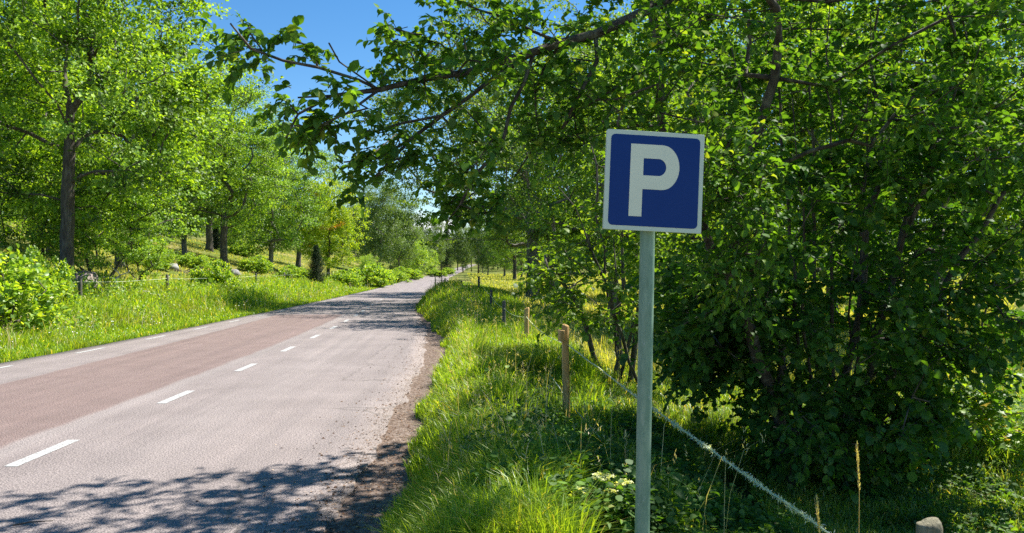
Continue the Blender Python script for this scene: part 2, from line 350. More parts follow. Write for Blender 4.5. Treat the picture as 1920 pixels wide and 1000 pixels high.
def tube(g, P, R, sides=6, cap=True):
    P = np.asarray(P, float); R = np.asarray(R, float); n = len(P)
    tn = unit(np.gradient(P, axis=0)); a = np.array([1., 0, 0]) if abs(tn[0][0]) < .8 else np.array([0, 1., 0])
    u = unit(np.cross(tn[0], a)); U = []
    for i in range(n):
        u = unit(u-tn[i]*np.dot(u, tn[i])); U.append(u)
    U = np.array(U); W = np.cross(tn, U); th = np.arange(sides)*2*math.pi/sides
    V = P[:, None]+R[:, None, None]*(np.cos(th)[None, :, None]*U[:, None]+np.sin(th)[None, :, None]*W[:, None])
    V = V.reshape(-1, 3); T = []
    i = (np.arange(n-1)*sides)[:, None]; j = np.arange(sides)[None]; k = (j+1) % sides
    T = np.concatenate([np.stack([i+j, i+k, i+sides+k], -1).reshape(-1, 3), np.stack([i+j, i+sides+k, i+sides+j], -1).reshape(-1, 3)])
    if cap:
        V = np.vstack([V, P[:1], P[-1:]]); c0 = n*sides; jj = np.arange(sides); kk = (jj+1) % sides
        T = np.concatenate([T, np.stack([np.full(sides, c0), kk, jj], -1), np.stack([np.full(sides, c0+1), (n-1)*sides+jj, (n-1)*sides+kk], -1)])
    g.add(V, T)
def twigs(g, P0, D, L, r0, rng, seg=4, sag=.25):
    """many thin curved twigs at once; returns centre lines (n,seg+1,3)"""
    n = len(P0); D = unit(D); t = np.linspace(0, 1, seg+1)[None, :, None]
    wob = rng.randn(n, seg+1, 3)*.05; wob[:, 0] = 0
    C = P0[:, None]+L[:, None, None]*(D[:, None]*t+wob*t+np.array([0, 0, -1.])*sag*t*t)
    if r0 > 0:
        a = unit(np.cross(D, rng.randn(n, 3))); b = np.cross(D, a); th = np.arange(3)*2*math.pi/3
        R = r0*(1-.75*np.linspace(0, 1, seg+1))[None, :, None, None]
        V = C[:, :, None]+R*(np.cos(th)[None, None, :, None]*a[:, None, None]+np.sin(th)[None, None, :, None]*b[:, None, None])
        V = V.reshape(-1, 3); T = []
        base = (np.arange(n)*(seg+1)*3)[:, None, None]+(np.arange(seg)*3)[None, :, None]
        j = np.arange(3)[None, None]; k = (j+1) % 3
        T = np.concatenate([np.stack([base+j, base+k, base+3+k], -1).reshape(-1, 3), np.stack([base+j, base+3+k, base+3+j], -1).reshape(-1, 3)])
        g.add(V, T)
    return C
def leaf_twigs(C, per, L, rng, up=.75, spread=.9, jl=.42, t0=.15):
    """leaves set alternately along twig centre lines"""
    n, s, _ = C.shape; t = np.linspace(t0, 1, per)[None]+rng.uniform(-.04, .04, (n, per)); t = np.clip(t, 0, 1)*(s-1)
    i = np.minimum(t.astype(int), s-2); f = (t-i)[..., None]; ar = np.arange(n)[:, None]
    P = C[ar, i]*(1-f)+C[ar, i+1]*f; D = unit(C[ar, i+1]-C[ar, i])
    side = np.cross(D, np.array([0, 0, 1.])+rng.randn(n, per, 3)*.3)
    sgn = np.where((np.arange(per)[None]+rng.randint(0, 2, (n, 1))) % 2 == 0, 1, -1)[..., None]
    end = (t >= (s-1)*.93)[..., None]
    LD = np.where(end, D+rng.randn(n, per, 3)*.25, D*.45+side*sgn*spread+rng.randn(n, per, 3)*.3)+np.array([0, 0, -.22])
    NN = np.array([0, 0, 1.])*up+rng.randn(n, per, 3)*(1-up)*.9
    LL = L*rng.uniform(1-jl, 1+jl, (n, per))*(.8+.2*rng.rand(n, 1))
    return P.reshape(-1, 3), unit(LD).reshape(-1, 3), unit(NN).reshape(-1, 3), LL.ravel()

class Skel:
    def __init__(s): s.P = []; s.par = []; s.w = []; s.depth = []
    def add(s, p, par):
        s.P.append(np.asarray(p, float)); s.par.append(par); s.depth.append(0 if par < 0 else s.depth[par]+1); return len(s.P)-1
    def line(s, pts, par=-1, step=.35, rng=None, j=.03):
        pts = np.asarray(pts, float); ids = []
        if par < 0: par = s.add(pts[0], -1)
        else: pts = np.vstack([s.P[par], pts])
        ids.append(par)
        # catmull-rom through pts
        Q = np.vstack([2*pts[0]-pts[1], pts, 2*pts[-1]-pts[-2]])
        for a in range(len(pts)-1):
            p0, p1, p2, p3 = Q[a:a+4]; n = max(1, int(np.linalg.norm(p2-p1)/step))
            for k in range(1, n+1):
                t = k/n; q = .5*((2*p1)+(p2-p0)*t+(2*p0-5*p1+4*p2-p3)*t*t+(3*p1-p0-3*p2+p3)*t**3)
                if rng is not None: q = q+rng.randn(3)*j
                par = s.add(q, par); ids.append(par)
        return ids
    def grow(s, C, rng, step=.45, updown=1.2, sag=.06, mind=2, jit=.05, dcost=.0):
        tips = []
        for c in C:
            P = np.array(s.P); dv = c-P; d = np.linalg.norm(dv, axis=1)+1e-6
            cost = d*(1+updown*np.maximum(0, .15-dv[:, 2]/d))+dcost*np.array(s.depth)
            cost[:mind] += 5
            i = int(np.argmin(cost)); p = s.P[i]; D = d[i]; n = max(1, int(D/step)); par = i
            for k in range(1, n+1):
                t = k/n; q = p+(c-p)*t+np.array([0, 0, 4*t*(1-t)*D*sag])
                if k < n: q = q+rng.randn(3)*jit
                par = s.add(q, par)
            tips.append(par)
        return tips
    def build(s, g, R, r0=.008, flare=1.5, rmax=None):
        n = len(s.P); P = np.array(s.P); ch = [[] for _ in range(n)]
        for i, p in enumerate(s.par):
            if p >= 0: ch[p].append(i)
        cnt = np.zeros(n)
        for i in range(n-1, -1, -1):
            if not ch[i]: cnt[i] = 1
            if s.par[i] >= 0: cnt[s.par[i]] += cnt[i]
        roots = [i for i in range(n) if s.par[i] < 0]
        e_ = max(math.log(max(cnt[r] for r in roots))/math.log(R/r0), 1.2)
        rad = r0*cnt**(1/e_)
        for st in roots+[]:
            pass
        starts = [(r, None) for r in roots]
        while starts:
            i, prev = starts.pop(); path = [] if prev is None else [prev]; cur = i
            while True:
                path.append(cur)
                if not ch[cur]: break
                b = max(ch[cur], key=lambda k: cnt[k])
                for k in ch[cur]:
                    if k != b: starts.append((k, cur))
                cur = b
            pp = P[path]; rr = rad[path].copy()
            if prev is not None: rr[0] = min(rr[0], rr[1]*1.25)
            else:
                z = np.maximum(pp[:, 2]-pp[0, 2], 0); rr = rr*(1+(flare-1)*np.exp(-z/(R*1.8)))
            if rmax: rr = np.minimum(rr, rmax)
            if len(pp) > 1: tube(g, pp, rr, 4 if rr.max() < .02 else 6 if rr.max() < .07 else 12, cap=True)
        s.rad = rad; return rad

# ------------------------------------------------------------------ tree prototypes (seen from 20 m and more)
def crown_pts(rng, n, c, r, shell=.55, gap=.0, flat_bottom=None):
    out = []
    while len(out) < n:
        v = rng.randn(3); v /= np.linalg.norm(v); rr = rng.rand()**(shell/1.6)
        bump = .78+.5*noise2(v[0]*2.2+rng_off[0], v[2]*2.2+math.atan2(v[1], v[0])*1.1+rng_off[1])
        p = np.array(c)+v*rr*np.array(r)*bump
        if flat_bottom is not None and p[2] < flat_bottom: continue
        if fbm(p[0]*.45+rng_off[0], p[2]*.45+p[1]*.45+rng_off[1]) < gap: continue
        out.append(p)
    return np.array(out)
rng_off = [0, 0]
def broadleaf(name, h, trunk_h, R, crad, ccz, nclump, nleaf, leafL, m_leaf, m_bark, seed, spray=(.75, .75, .3), gap=.33, stems=1, lean=(0, 0), fork=None, up=.6, shape='far', sag=.05, flat_bottom=None):
    rng = np.random.RandomState(seed); rng_off[0] = seed*3.7; rng_off[1] = seed*1.9
    sk = Skel()
    for k in range(stems):
        a = k*2*math.pi/max(stems, 1)+rng.rand(); o_ = np.array([math.cos(a), math.sin(a), 0])*(0 if stems == 1 else .25)
        b = o_*(1 if stems == 1 else 3.5)
        sk.line([o_+np.array([0, 0, -.25]), o_*1.1+np.array([lean[0]*.3, lean[1]*.3, trunk_h*.5]), b+np.array([lean[0], lean[1], trunk_h])], -1, .5, rng, .03 if stems == 1 else .05)
    if fork:
        for pts in fork: sk.line(pts, len(sk.P)-1 if pts is fork[0] else fk, .5, rng, .05) if False else None
    C = crown_pts(rng, nclump, (lean[0], lean[1], ccz), (crad, crad, h-ccz), gap=gap, flat_bottom=flat_bottom)
    d0 = np.linalg.norm(C-np.array([lean[0], lean[1], trunk_h]), axis=1)*rng.uniform(.8, 1.2, len(C))
    C = C[np.argsort(d0)]
    tips = sk.grow(C, rng, .5, 1.3, sag, mind=2, jit=.06)
    g = Geo(); sk.build(g, R, .014)
    tp = np.array([sk.P[i] for i in tips]); per = nleaf//len(tp)
    # each clump is a few flat sprays of leaves
    K = 4; sub = np.repeat(tp, K, 0)+rng.randn(len(tp)*K, 3)*np.array(spray)*.6
    outw = unit(sub-np.array([lean[0], lean[1], ccz-1]))
    cc = np.repeat(sub, per//K, 0); oo = np.repeat(outw, per//K, 0)
    P = cc+rng.randn(len(cc), 3)*np.array(spray)*.34
    D = unit(oo+rng.randn(len(cc), 3)*.7+np.array([0, 0, -.25])); Nn = unit(np.array([0, 0, 1.])*up+oo*.6+rng.randn(len(cc), 3)*.5)
    V, T = leaves(P, D, Nn, leafL*rng.uniform(.65, 1.3, len(cc)), shape)
    root = empty(name, (0, 0, 0)); link('trunk', g.mesh('trunk', True), m_bark, root); link('crown', trimesh('crown', V, T), m_leaf, root)
    return root
def conifer(name, h, rad, R, nlay, m_leaf, m_bark, seed, low=.08, nper=9, nl=34, nlen=.16, droop=.25, top=.0, shape='slim', dens=1.0):
    rng = np.random.RandomState(seed); g = Geo(); gl = Geo()
    tube(g, [(0, 0, -.2), (0, 0, h*.5), (0, 0, h)], [R*1.2, R*.6, .01], 8)
    Ps = []; Ds = []; Ls = []
    for i in range(nlay):
        z = h*(low+(1-low)*(i+.5)/nlay); t = (z/h-low)/(1-low); rr = rad*(1-t)**.85*(.35+.65*min(1, (t+.08)*6))+top
        for k in range(nper):
            a = rng.rand()*6.283; l = rr*rng.uniform(.7, 1.1)
            Ps.append((0, 0, z)); Ds.append((math.cos(a), math.sin(a), .25-droop*rng.rand())); Ls.append(l)
    P0 = np.array(Ps, float); D = np.array(Ds); L = np.array(Ls)
    C = twigs(g, P0, D, L, R*.18, rng, 4, droop*.5)
    P, LD, NN, LL = leaf_twigs(C, nl, nlen, rng, .5, .9, .3, .1)
    P = P+rng.randn(len(P), 3)*nlen*.45
    V, T = leaves(P, LD, NN, LL, shape)
    root = empty(name, (0, 0, 0)); link('trunk', g.mesh('trunk', True), m_bark, root); link('crown', trimesh('crown', V, T), m_leaf, root)
    return root
def place(root, loc, rz=0, s=1, sz=None, label='', cat='tree', group=None):
    root.location = [float(v) for v in loc]; root.rotation_euler = (0, 0, rz); root.scale = (s, s, sz or s); tag(root, label, cat, group); return root

# --- the big oak by the left fence, with its forked trunk
def big_oak():
    rng = np.random.RandomState(11); rng_off[0] = 4; rng_off[1] = 9; sk = Skel(); b = atg(126, 24)
    q = lambda px, py, dy=0: at(px, py, 24+dy)-b
    t = sk.line([(0, 0, -.3), q(126, 480), q(127, 380), q(129, 290), q(131, 210)], -1, .5, rng, .015)
    f1 = sk.line([q(122, 160, .2), q(118, 130, .4), q(122, 60, .8), q(104, -60, 1), q(110, -200, 1.2)], t[-1], .5, rng, .04)
    f2 = sk.line([q(150, 185, -.2), q(166, 150, -.4), q(172, 90, -.6), q(190, 20, -.8), q(215, -90, -1)], t[-1], .5, rng, .04)
    sk.line([q(104, 195, -.8), q(70, 150, -1.6)], t[-2], .5, rng, .04)
    sk.line([q(165, 328, -.4), q(210, 322, -.9), q(260, 318, -1.6)], t[-5], .4, rng, .04)
    sk.line([q(200, 175, -1), q(260, 160, -1.8), q(340, 130, -2.2)], f2[3], .4, rng, .05)
    sk.line([q(170, 250, .6), q(230, 255, 1.5)], t[-3], .4, rng, .04)
    C = crown_pts(rng, 350, (.2, 0, 7.6), (4.9, 5.0, 5.6), gap=.42, flat_bottom=2.6)
    C = np.array([c for c in C if not (c[1] < .6 and -1.0 < c[0] < 1.3 and c[2] < 7.2)])
    C = C[np.argsort(np.linalg.norm(C-np.array(sk.P[t[-1]]), axis=1)*rng.uniform(.8, 1.2, len(C)))]
    tips = sk.grow(C, rng, .5, 1.0, .03, mind=len(t)-6, jit=.07)
    g = Geo(); sk.build(g, .2, .012, 1.35)
    tp = np.array([sk.P[i] for i in tips]); K = 5; per = 32
    sub = np.repeat(tp, K, 0)+rng.randn(len(tp)*K, 3)*np.array([.42, .42, .15])
    cc = np.repeat(sub, per, 0); oo = unit(cc-np.array([.6, 0, 6]))
    P = cc+rng.randn(len(cc), 3)*np.array([.22, .22, .09]); D = unit(oo+rng.randn(len(cc), 3)*.8+np.array([0, 0, -.2]))
    Nn = unit(np.array([0, 0, .7])+oo*.6+rng.randn(len(cc), 3)*.5)
    V, T = leaves(P, D, Nn, .125*rng.uniform(.65, 1.3, len(cc)), 'mid')
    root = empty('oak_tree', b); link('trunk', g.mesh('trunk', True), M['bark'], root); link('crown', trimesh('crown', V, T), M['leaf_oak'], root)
    tag(root, 'tall oak with forked dark trunk rising behind the leafy shrub at far left', 'tree', 'broadleaf trees along the left side of the road')
big_oak()

GL = 'broadleaf trees along the left side of the road'
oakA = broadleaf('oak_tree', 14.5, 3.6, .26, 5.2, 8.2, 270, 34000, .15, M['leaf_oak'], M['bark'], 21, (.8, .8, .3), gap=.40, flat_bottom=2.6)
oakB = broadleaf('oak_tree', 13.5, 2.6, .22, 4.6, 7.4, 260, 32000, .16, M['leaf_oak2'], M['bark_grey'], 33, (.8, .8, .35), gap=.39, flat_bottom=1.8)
small = broadleaf('small_tree', 5.2, .8, .09, 2.4, 2.9, 130, 16000, .10, M['leaf_oak'], M['bark'], 44, (.4, .4, .2), gap=.32, stems=3, flat_bottom=.5)
yellow = broadleaf('maple_tree', 10.5, 2.2, .2, 4.0, 6.0, 240, 30000, .17, M['leaf_yellow'], M['bark'], 52, (.7, .7, .35), gap=.3, flat_bottom=1.4)
birch = broadleaf('birch_tree', 17, 3.5, .18, 4.0, 9.0, 300, 30000, .2, M['leaf_birch'], M['bark_grey'], 63, (.7, .7, .6), gap=.3, flat_bottom=1.0)
young = broadleaf('young_tree', 6.5, 1.0, .1, 3.0, 3.3, 130, 14000, .16, M['leaf_shrub'], M['bark_grey'], 71, (.5, .5, .4), gap=.25, stems=2, flat_bottom=.2)
bush = broadleaf('bush', 1.7, .3, .03, 1.3, .75, 110, 8000, .11, M['leaf_shrub'], M['bark'], 83, (.2, .2, .16), gap=.2, stems=4, flat_bottom=.08, shape='mid')
spruce = conifer('spruce_tree', 17, 3.2, .2, 46, M['needle_soft'], M['bark'], 91, .04, 11, 40, .32, .35)
pine = conifer('pine_tree', 19, 3.0, .22, 22, M['needle'], M['bark'], 92, .38, 12, 46, .32, .0, .4)
juniper = conifer('juniper', 3.0, .98, .06, 34, M['needle'], M['bark'], 93, .0, 20, 34, .09, -.55, .05)

def gp(px, d, dz=0): p = atg(px, d); p[2] += dz; return p
place(oakA, gp(420, 60), .3, 1.05, label='oak with slender pale leaning trunk standing in the pasture below the thick-trunked oak', group=GL)
place(oakB, gp(508, 70), 1.2, .98, label='oak with low crown standing just left of the dark juniper', group=GL)
dup(oakA, gp(392, 80), 2.2, 1.35, 'old oak with thick dark trunk at the top of the pasture slope', GL)
dup(oakA, gp(560, 92), 4.0, 1.12, 'oak with dark straight trunk seen directly behind the dark juniper', GL)
dup(oakB, gp(345, 62), 3.3, .95, 'oak with thin upright trunk left of the thick-trunked oak on the slope', GL)
dup(oakB, gp(225, 39), 5.0, 1.0, 'wide oak directly right of the forked oak, its crown reaching the top of the picture', GL)
dup(oakA, gp(-70, 30), 2.9, 1.05, 'tree at the extreme left edge, only its right side in the picture', GL)
dup(oakA, gp(60, 46), 1.0, 1.2, 'tall tree filling the gap between the left picture edge and the forked trunk', GL)
dup(oakB, gp(200, 62), .4, 1.25, 'tall tree on the hill behind the forked oak', GL)
dup(oakA, gp(330, 100), 1.9, 1.35, 'tree on top of the hill behind the pasture boulders', GL)
dup(oakB, gp(470, 110), 2.6, 1.25, 'tree at the top of the pasture between the two dark trunks', GL)
dup(oakB, gp(-10, 75), 4.6, 1.4, 'distant tree highest on the hill at the left edge', GL)
dup(oakA, gp(140, 95), 5.6, 1.4, 'distant tree on the hill crest behind the small multi-stemmed tree', GL)
place(yellow, gp(616, 76), .8, .88, .98, 'bright yellow-green maple with orange tinted leaves behind the dark juniper', group=GL)
place(small, gp(185, 27), .5, 1.0, label='small multi-stemmed tree growing out of the boulders beside the forked oak', group='small trees and bushes in the pasture')
dup(small, gp(20, 27), 2.0, 1.05, 'dark small tree in the shade behind the bright shrub at the left edge', 'small trees and bushes in the pasture')
dup(small, gp(262, 34), 3.0, .62, 'low leafy tree in the sun right of the small multi-stemmed tree', 'small trees and bushes in the pasture')
dup(small, gp(80, 36), 4.0, 1.3, 'dark small tree just behind the forked oak trunk', 'small trees and bushes in the pasture')
dup(young, gp(445, 96), 1, .8, 'bright young tree under the tall oaks at the top of the pasture', 'small trees and bushes in the pasture')
place(juniper, gp(593, 55), 0, 1.05, label='dark cone-shaped juniper standing behind the left fence', cat='juniper', group='junipers left of the road')
dup(juniper, gp(404, 88), 1, 1.3, 'dark juniper at the foot of the thick-trunked oak', 'junipers left of the road', sz=1.0)
dup(juniper, gp(786, 210), 2, 2.2, 'small dark rounded juniper in front of the bright trees by the distant road', 'junipers left of the road', sz=1.5)

GW = 'trees of the distant wood beside the road'
place(birch, gp(712, 130), .2, 1.0, 1.0, 'tall grey-green birch, leftmost of the far trees beyond the yellow-green maple', group=GW)
dup(birch, gp(748, 150), 1.4, 1.1, 'tall grey-green birch, the higher one right of the leftmost far birch', GW, 1.08)
dup(birch, gp(680, 165), 2.4, 1.15, 'far birch half hidden behind the yellow-green maple', GW)
dup(birch, gp(778, 215), 3.4, 1.05, 'far birch sloping down towards the distant bend of the road', GW, .95)
dup(young, gp(772, 185), 2, 1.5, 'bright light green young tree at the foot of the far birches', GW)
dup(young, gp(800, 235), 3, 1.3, 'smaller bright green tree where the verge meets the distant bend', GW)
place(young, gp(690, 110), 1, .6, .55, 'feathery light green tree spreading low over the far left verge', group=GW)
place(spruce, gp(806, 290), 0, 1.0, label='pointed spruce behind the distant bend of the road', group=GW)
place(pine, gp(858, 330), 0, 1.05, label='tall dark pine standing at the far end of the road', group=GW)
dup(pine, gp(884, 310), 1, 1.0, 'dark pine right of the far end of the road, next to the tallest pine', GW)
dup(spruce, gp(827, 400), 2, 1.2, 'spruce furthest away where the road disappears', GW)
dup(birch, gp(845, 420), 2.2, 1.0, 'pale birch furthest away where the road disappears', GW)
dup(birch, gp(905, 280), 5, 1.0, 'birch behind the meadow right of the far end of the road', GW)
for px, d, s_, r_, src, lab in [(812, 250, 1.15, 1, birch, 'grey-green birch right behind the distant bend of the road'), (838, 285, 1.2, 2, spruce, 'spruce above the distant end of the road, left of the tall pines'),
        (868, 290, 1.3, 3, birch, 'birch towering over the vanishing end of the road'), (897, 250, 1.15, 4, pine, 'pine at the edge of the meadow right of the road end'),
        (915, 225, 1.1, 5, birch, 'birch on the far edge of the meadow, nearest to the road end'), (946, 190, 1.15, 6, oakB, 'oak on the far edge of the meadow left of the big grey trunk'), (978, 170, 1.2, 7, birch, 'birch on the far edge of the meadow behind the big grey trunk')]:
    dup(src, gp(px, d), r_, s_, lab, GW)
rng = np.random.RandomState(77)
# trees beyond the meadow on the right, and filling the wood behind
for i in range(30):
    px = 640+i*47+rng.uniform(-15, 15); d = rng.uniform(330, 440) if px < 930 else rng.uniform(110, 230)
    src = [birch, spruce, oakA, pine, oakB][i % 5]
    s = rng.uniform(.95, 1.25)
    dup(src, gp(px, d), rng.rand()*6, s, 'tree of the hazy wood that closes the view far behind the meadow', 'trees of the far wood that look alike')
def far_wood():
    rng = np.random.RandomState(8); A = []
    for i in range(980):
        if i < 330:
            x = rng.uniform(-190, -30); y = rng.uniform(110, 480)
            if (float(I(FL, y))-x) < 14: continue
        else:
            x = rng.uniform(-60, 120); y = rng.uniform(300, 600)
            if y < 540 and abs(x-float(I(XC, y))) < 9: continue
            if y < 430 and x < -12: continue
            if i > 760: x = rng.uniform(60, 420); y = rng.uniform(230, 420)
        A.append((x, y, float(H(x, y)), rng.uniform(13, 19)))
    A = np.array(A); n = len(A); k = 260
    u = rng.randn(n, k, 3); u = unit(u)*rng.rand(n, k, 1)**.35
    P = A[:, None, :3]+np.stack([u[..., 0]*3.6, u[..., 1]*3.6, A[:, None, 3]*(.53+.47*u[..., 2])], -1)
    P = P.reshape(-1, 3); m_ = len(P)
    V, T = leaves(P, rng.randn(m_, 3)+[0, 0, -.2], unit(rng.randn(m_, 3)*.5+[0, 0, 1]), rng.uniform(.5, 1.3, m_), 'far')
    tag(link('far_wood', trimesh('far_wood', V, T), M['leaf_birch']), 'hazy mixed wood closing the view behind everything', 'wood', kind='stuff')
far_wood()

GB = 'low bushes in the pasture and verge'
place(bush, gp(22, 17.5, .05), .3, .68, .66, label='bright leafy shrub on the verge at the left picture edge', cat='shrub', group=GB)
dup(bush, gp(78, 20), 1.2, .6, 'bright leafy shrub just left of the forked oak trunk', GB, .95)
dup(bush, gp(-40, 16), 2.2, 1.1, 'bright shrub cut off by the left picture edge', GB)
for px, d, s, z, lab in [(365, 52, .9, .6, 'dark low bush on the slope under the oaks'), (555, 60, 1.3, .8, 'light green bush left of the dark juniper'),
        (480, 62, 1.0, .8, 'green bush under the oak left of the juniper'), (645, 64, 1.1, .8, 'green bush right of the dark juniper'),
        (690, 72, 1.8, 1.2, 'large light green bush on the far verge right of the juniper'), (712, 84, 1.4, 1.0, 'light green bush on the far verge behind the largest one'),
        (738, 100, 1.6, .9, 'yellowish bush low on the far verge'), (455, 85, 1.2, .9, 'green bush at the top of the pasture'), (285, 44, 1.1, .7, 'sunlit bush in the pasture behind the first fence posts'),
        (400, 36, .8, .9, 'tall weedy bush behind the verge grass near the middle fence posts'), (760, 130, 2.2, 1.2, 'bright bush in front of the far birches'),
        (820, 200, 2.0, 1.1, 'round grey-green bush at the distant bend'), (840, 240, 2.0, 1.2, 'green bush just left of the vanishing road')]:
    dup(bush, gp(px, d), d*1.7, s, lab, GB, z)
tiny = conifer('small_spruce', 1.5, .5, .022, 8, M['needle'], M['bark'], 94, .12, 5, 26, .06, .0, .03)
place(tiny, gp(828, 34), 0, 1, label='tiny scrawny spruce on the verge where the road bends', cat='small spruce')

# --- big roadside tree on the right, in front of the meadow
ash = broadleaf('ash_tree', 15, 3.4, .34, 7.5, 8.6, 430, 64000, .15, M['leaf_ash'], M['bark_grey'], 101, (.8, .8, .3), gap=.42, flat_bottom=3.2)
place(ash, gp(1000, 38), .6, 1.0, label='large grey-barked tree by the right fence whose shadow crosses the road', group='trees along the right side')
dup(ash, gp(1035, 54), 2.5, 1.05, 'second large tree beyond the grey-barked one by the right fence', 'trees along the right side')
for px, d, s, src, lab in [(1150, 26, .75, oakB, 'oak in the meadow seen through the gap left of the sign'), (1330, 22, .7, oakA, 'oak in the sun behind the multi-stemmed hazel'),
        (1560, 24, .8, oakB, 'oak in the meadow behind the hazel stems'), (1760, 19, .75, oakA, 'oak in the sun behind the right part of the hazel'), (1960, 22, .8, oakB, 'oak at the right picture edge behind the hazel'),
        (1240, 40, 1.1, oakA, 'tall oak far back in the meadow behind the parking sign'), (1450, 42, 1.2, oakB, 'tall oak far back in the meadow right of the parking sign'), (1650, 40, 1.2, oakA, 'tall oak far back in the meadow at the right')]:
    dup(src, gp(px, d), px*.01, s, lab, 'trees behind the hazel on the right')

# ------------------------------------------------------------------ near trees on the right
def near_tree(name, sk, targets, R, rng, ntw, twl, per, leafL, shape, m_leaf, m_bark, base, r0=.005, out_c=None, extra=None, droop=.3, up=.75, step=.3, mind=2, flare=1.3, updown=.8, sort_from=None, rmax=None, entw=None, thin=False):
    tips = []
    if len(targets):
        C = np.array(targets)
        if sort_from is None: sort_from = sk.P[0]
        d0 = np.min(np.linalg.norm(C[:, None]-np.array(sk.P)[None], axis=2), axis=1)
        C = C[np.argsort(d0)]
        tips = sk.grow(C, rng, step, updown, .05, mind=mind, jit=.035)
    g = Geo(); sk.build(g, R, r0, flare, rmax)
    nodes = [np.array(sk.P)[tips]] if tips else []
    if extra is not None: nodes.append(np.array(extra))
    rep = np.concatenate([np.full(len(q_), ntw if i_ == 0 or not entw else entw) for i_, q_ in enumerate(nodes)]); nodes = np.concatenate(nodes)
    oc = np.mean(nodes, 0) if out_c is None else np.asarray(out_c, float)
    P0 = np.repeat(nodes, rep, 0); P0 = P0+rng.randn(len(P0), 3)*.04
    D = unit(P0-oc)*.5+rng.randn(len(P0), 3)*np.array([.7, .7, .45])+np.array([0, 0, .05])
    L = twl*rng.uniform(.5, 1.25, len(P0))
    if thin:
        k_ = (P0[:, 0] > -.1) | (rng.rand(len(P0)) < .68); P0, D, L = P0[k_], D[k_], L[k_]; L = np.where(P0[:, 0] < .05, L*.62, L)
    C = twigs(g, P0, D, L, r0*.6, rng, 4, droop)
    P, LD, NN, LL = leaf_twigs(C, per, leafL, rng, up)
    V, T = leaves(P, LD, NN, LL, shape)
    V = V-base
    root = empty(name, base)
    me = g.mesh('trunk', True); me.transform(Matrix.Translation([-float(v) for v in base])); link('trunk', me, m_bark, root)
    link('crown', trimesh('crown', V, T), m_leaf, root)
    return root, len(P)

def inbox(rng, n, px, py, d, f=None):
    q = []
    while len(q) < n:
        p = at(rng.uniform(*px), rng.uniform(*py), rng.uniform(*d))
        if f is None or f(p): q.append(p)
    return q
def region(rng, n, poly, d, dens=None):
    """random points whose picture position falls in a polygon, at depths d"""
    poly = np.array(poly, float); lo = poly.min(0); hi = poly.max(0); q = []
    while len(q) < n:
        x, y = rng.uniform(lo[0], hi[0]), rng.uniform(lo[1], hi[1]); c = False; j = len(poly)-1
        for i in range(len(poly)):
            if (poly[i, 1] > y) != (poly[j, 1] > y) and x < (poly[j, 0]-poly[i, 0])*(y-poly[i, 1])/(poly[j, 1]-poly[i, 1])+poly[i, 0]: c = not c
            j = i
        if c: q.append(at(x, y, rng.uniform(*d)))
    return q

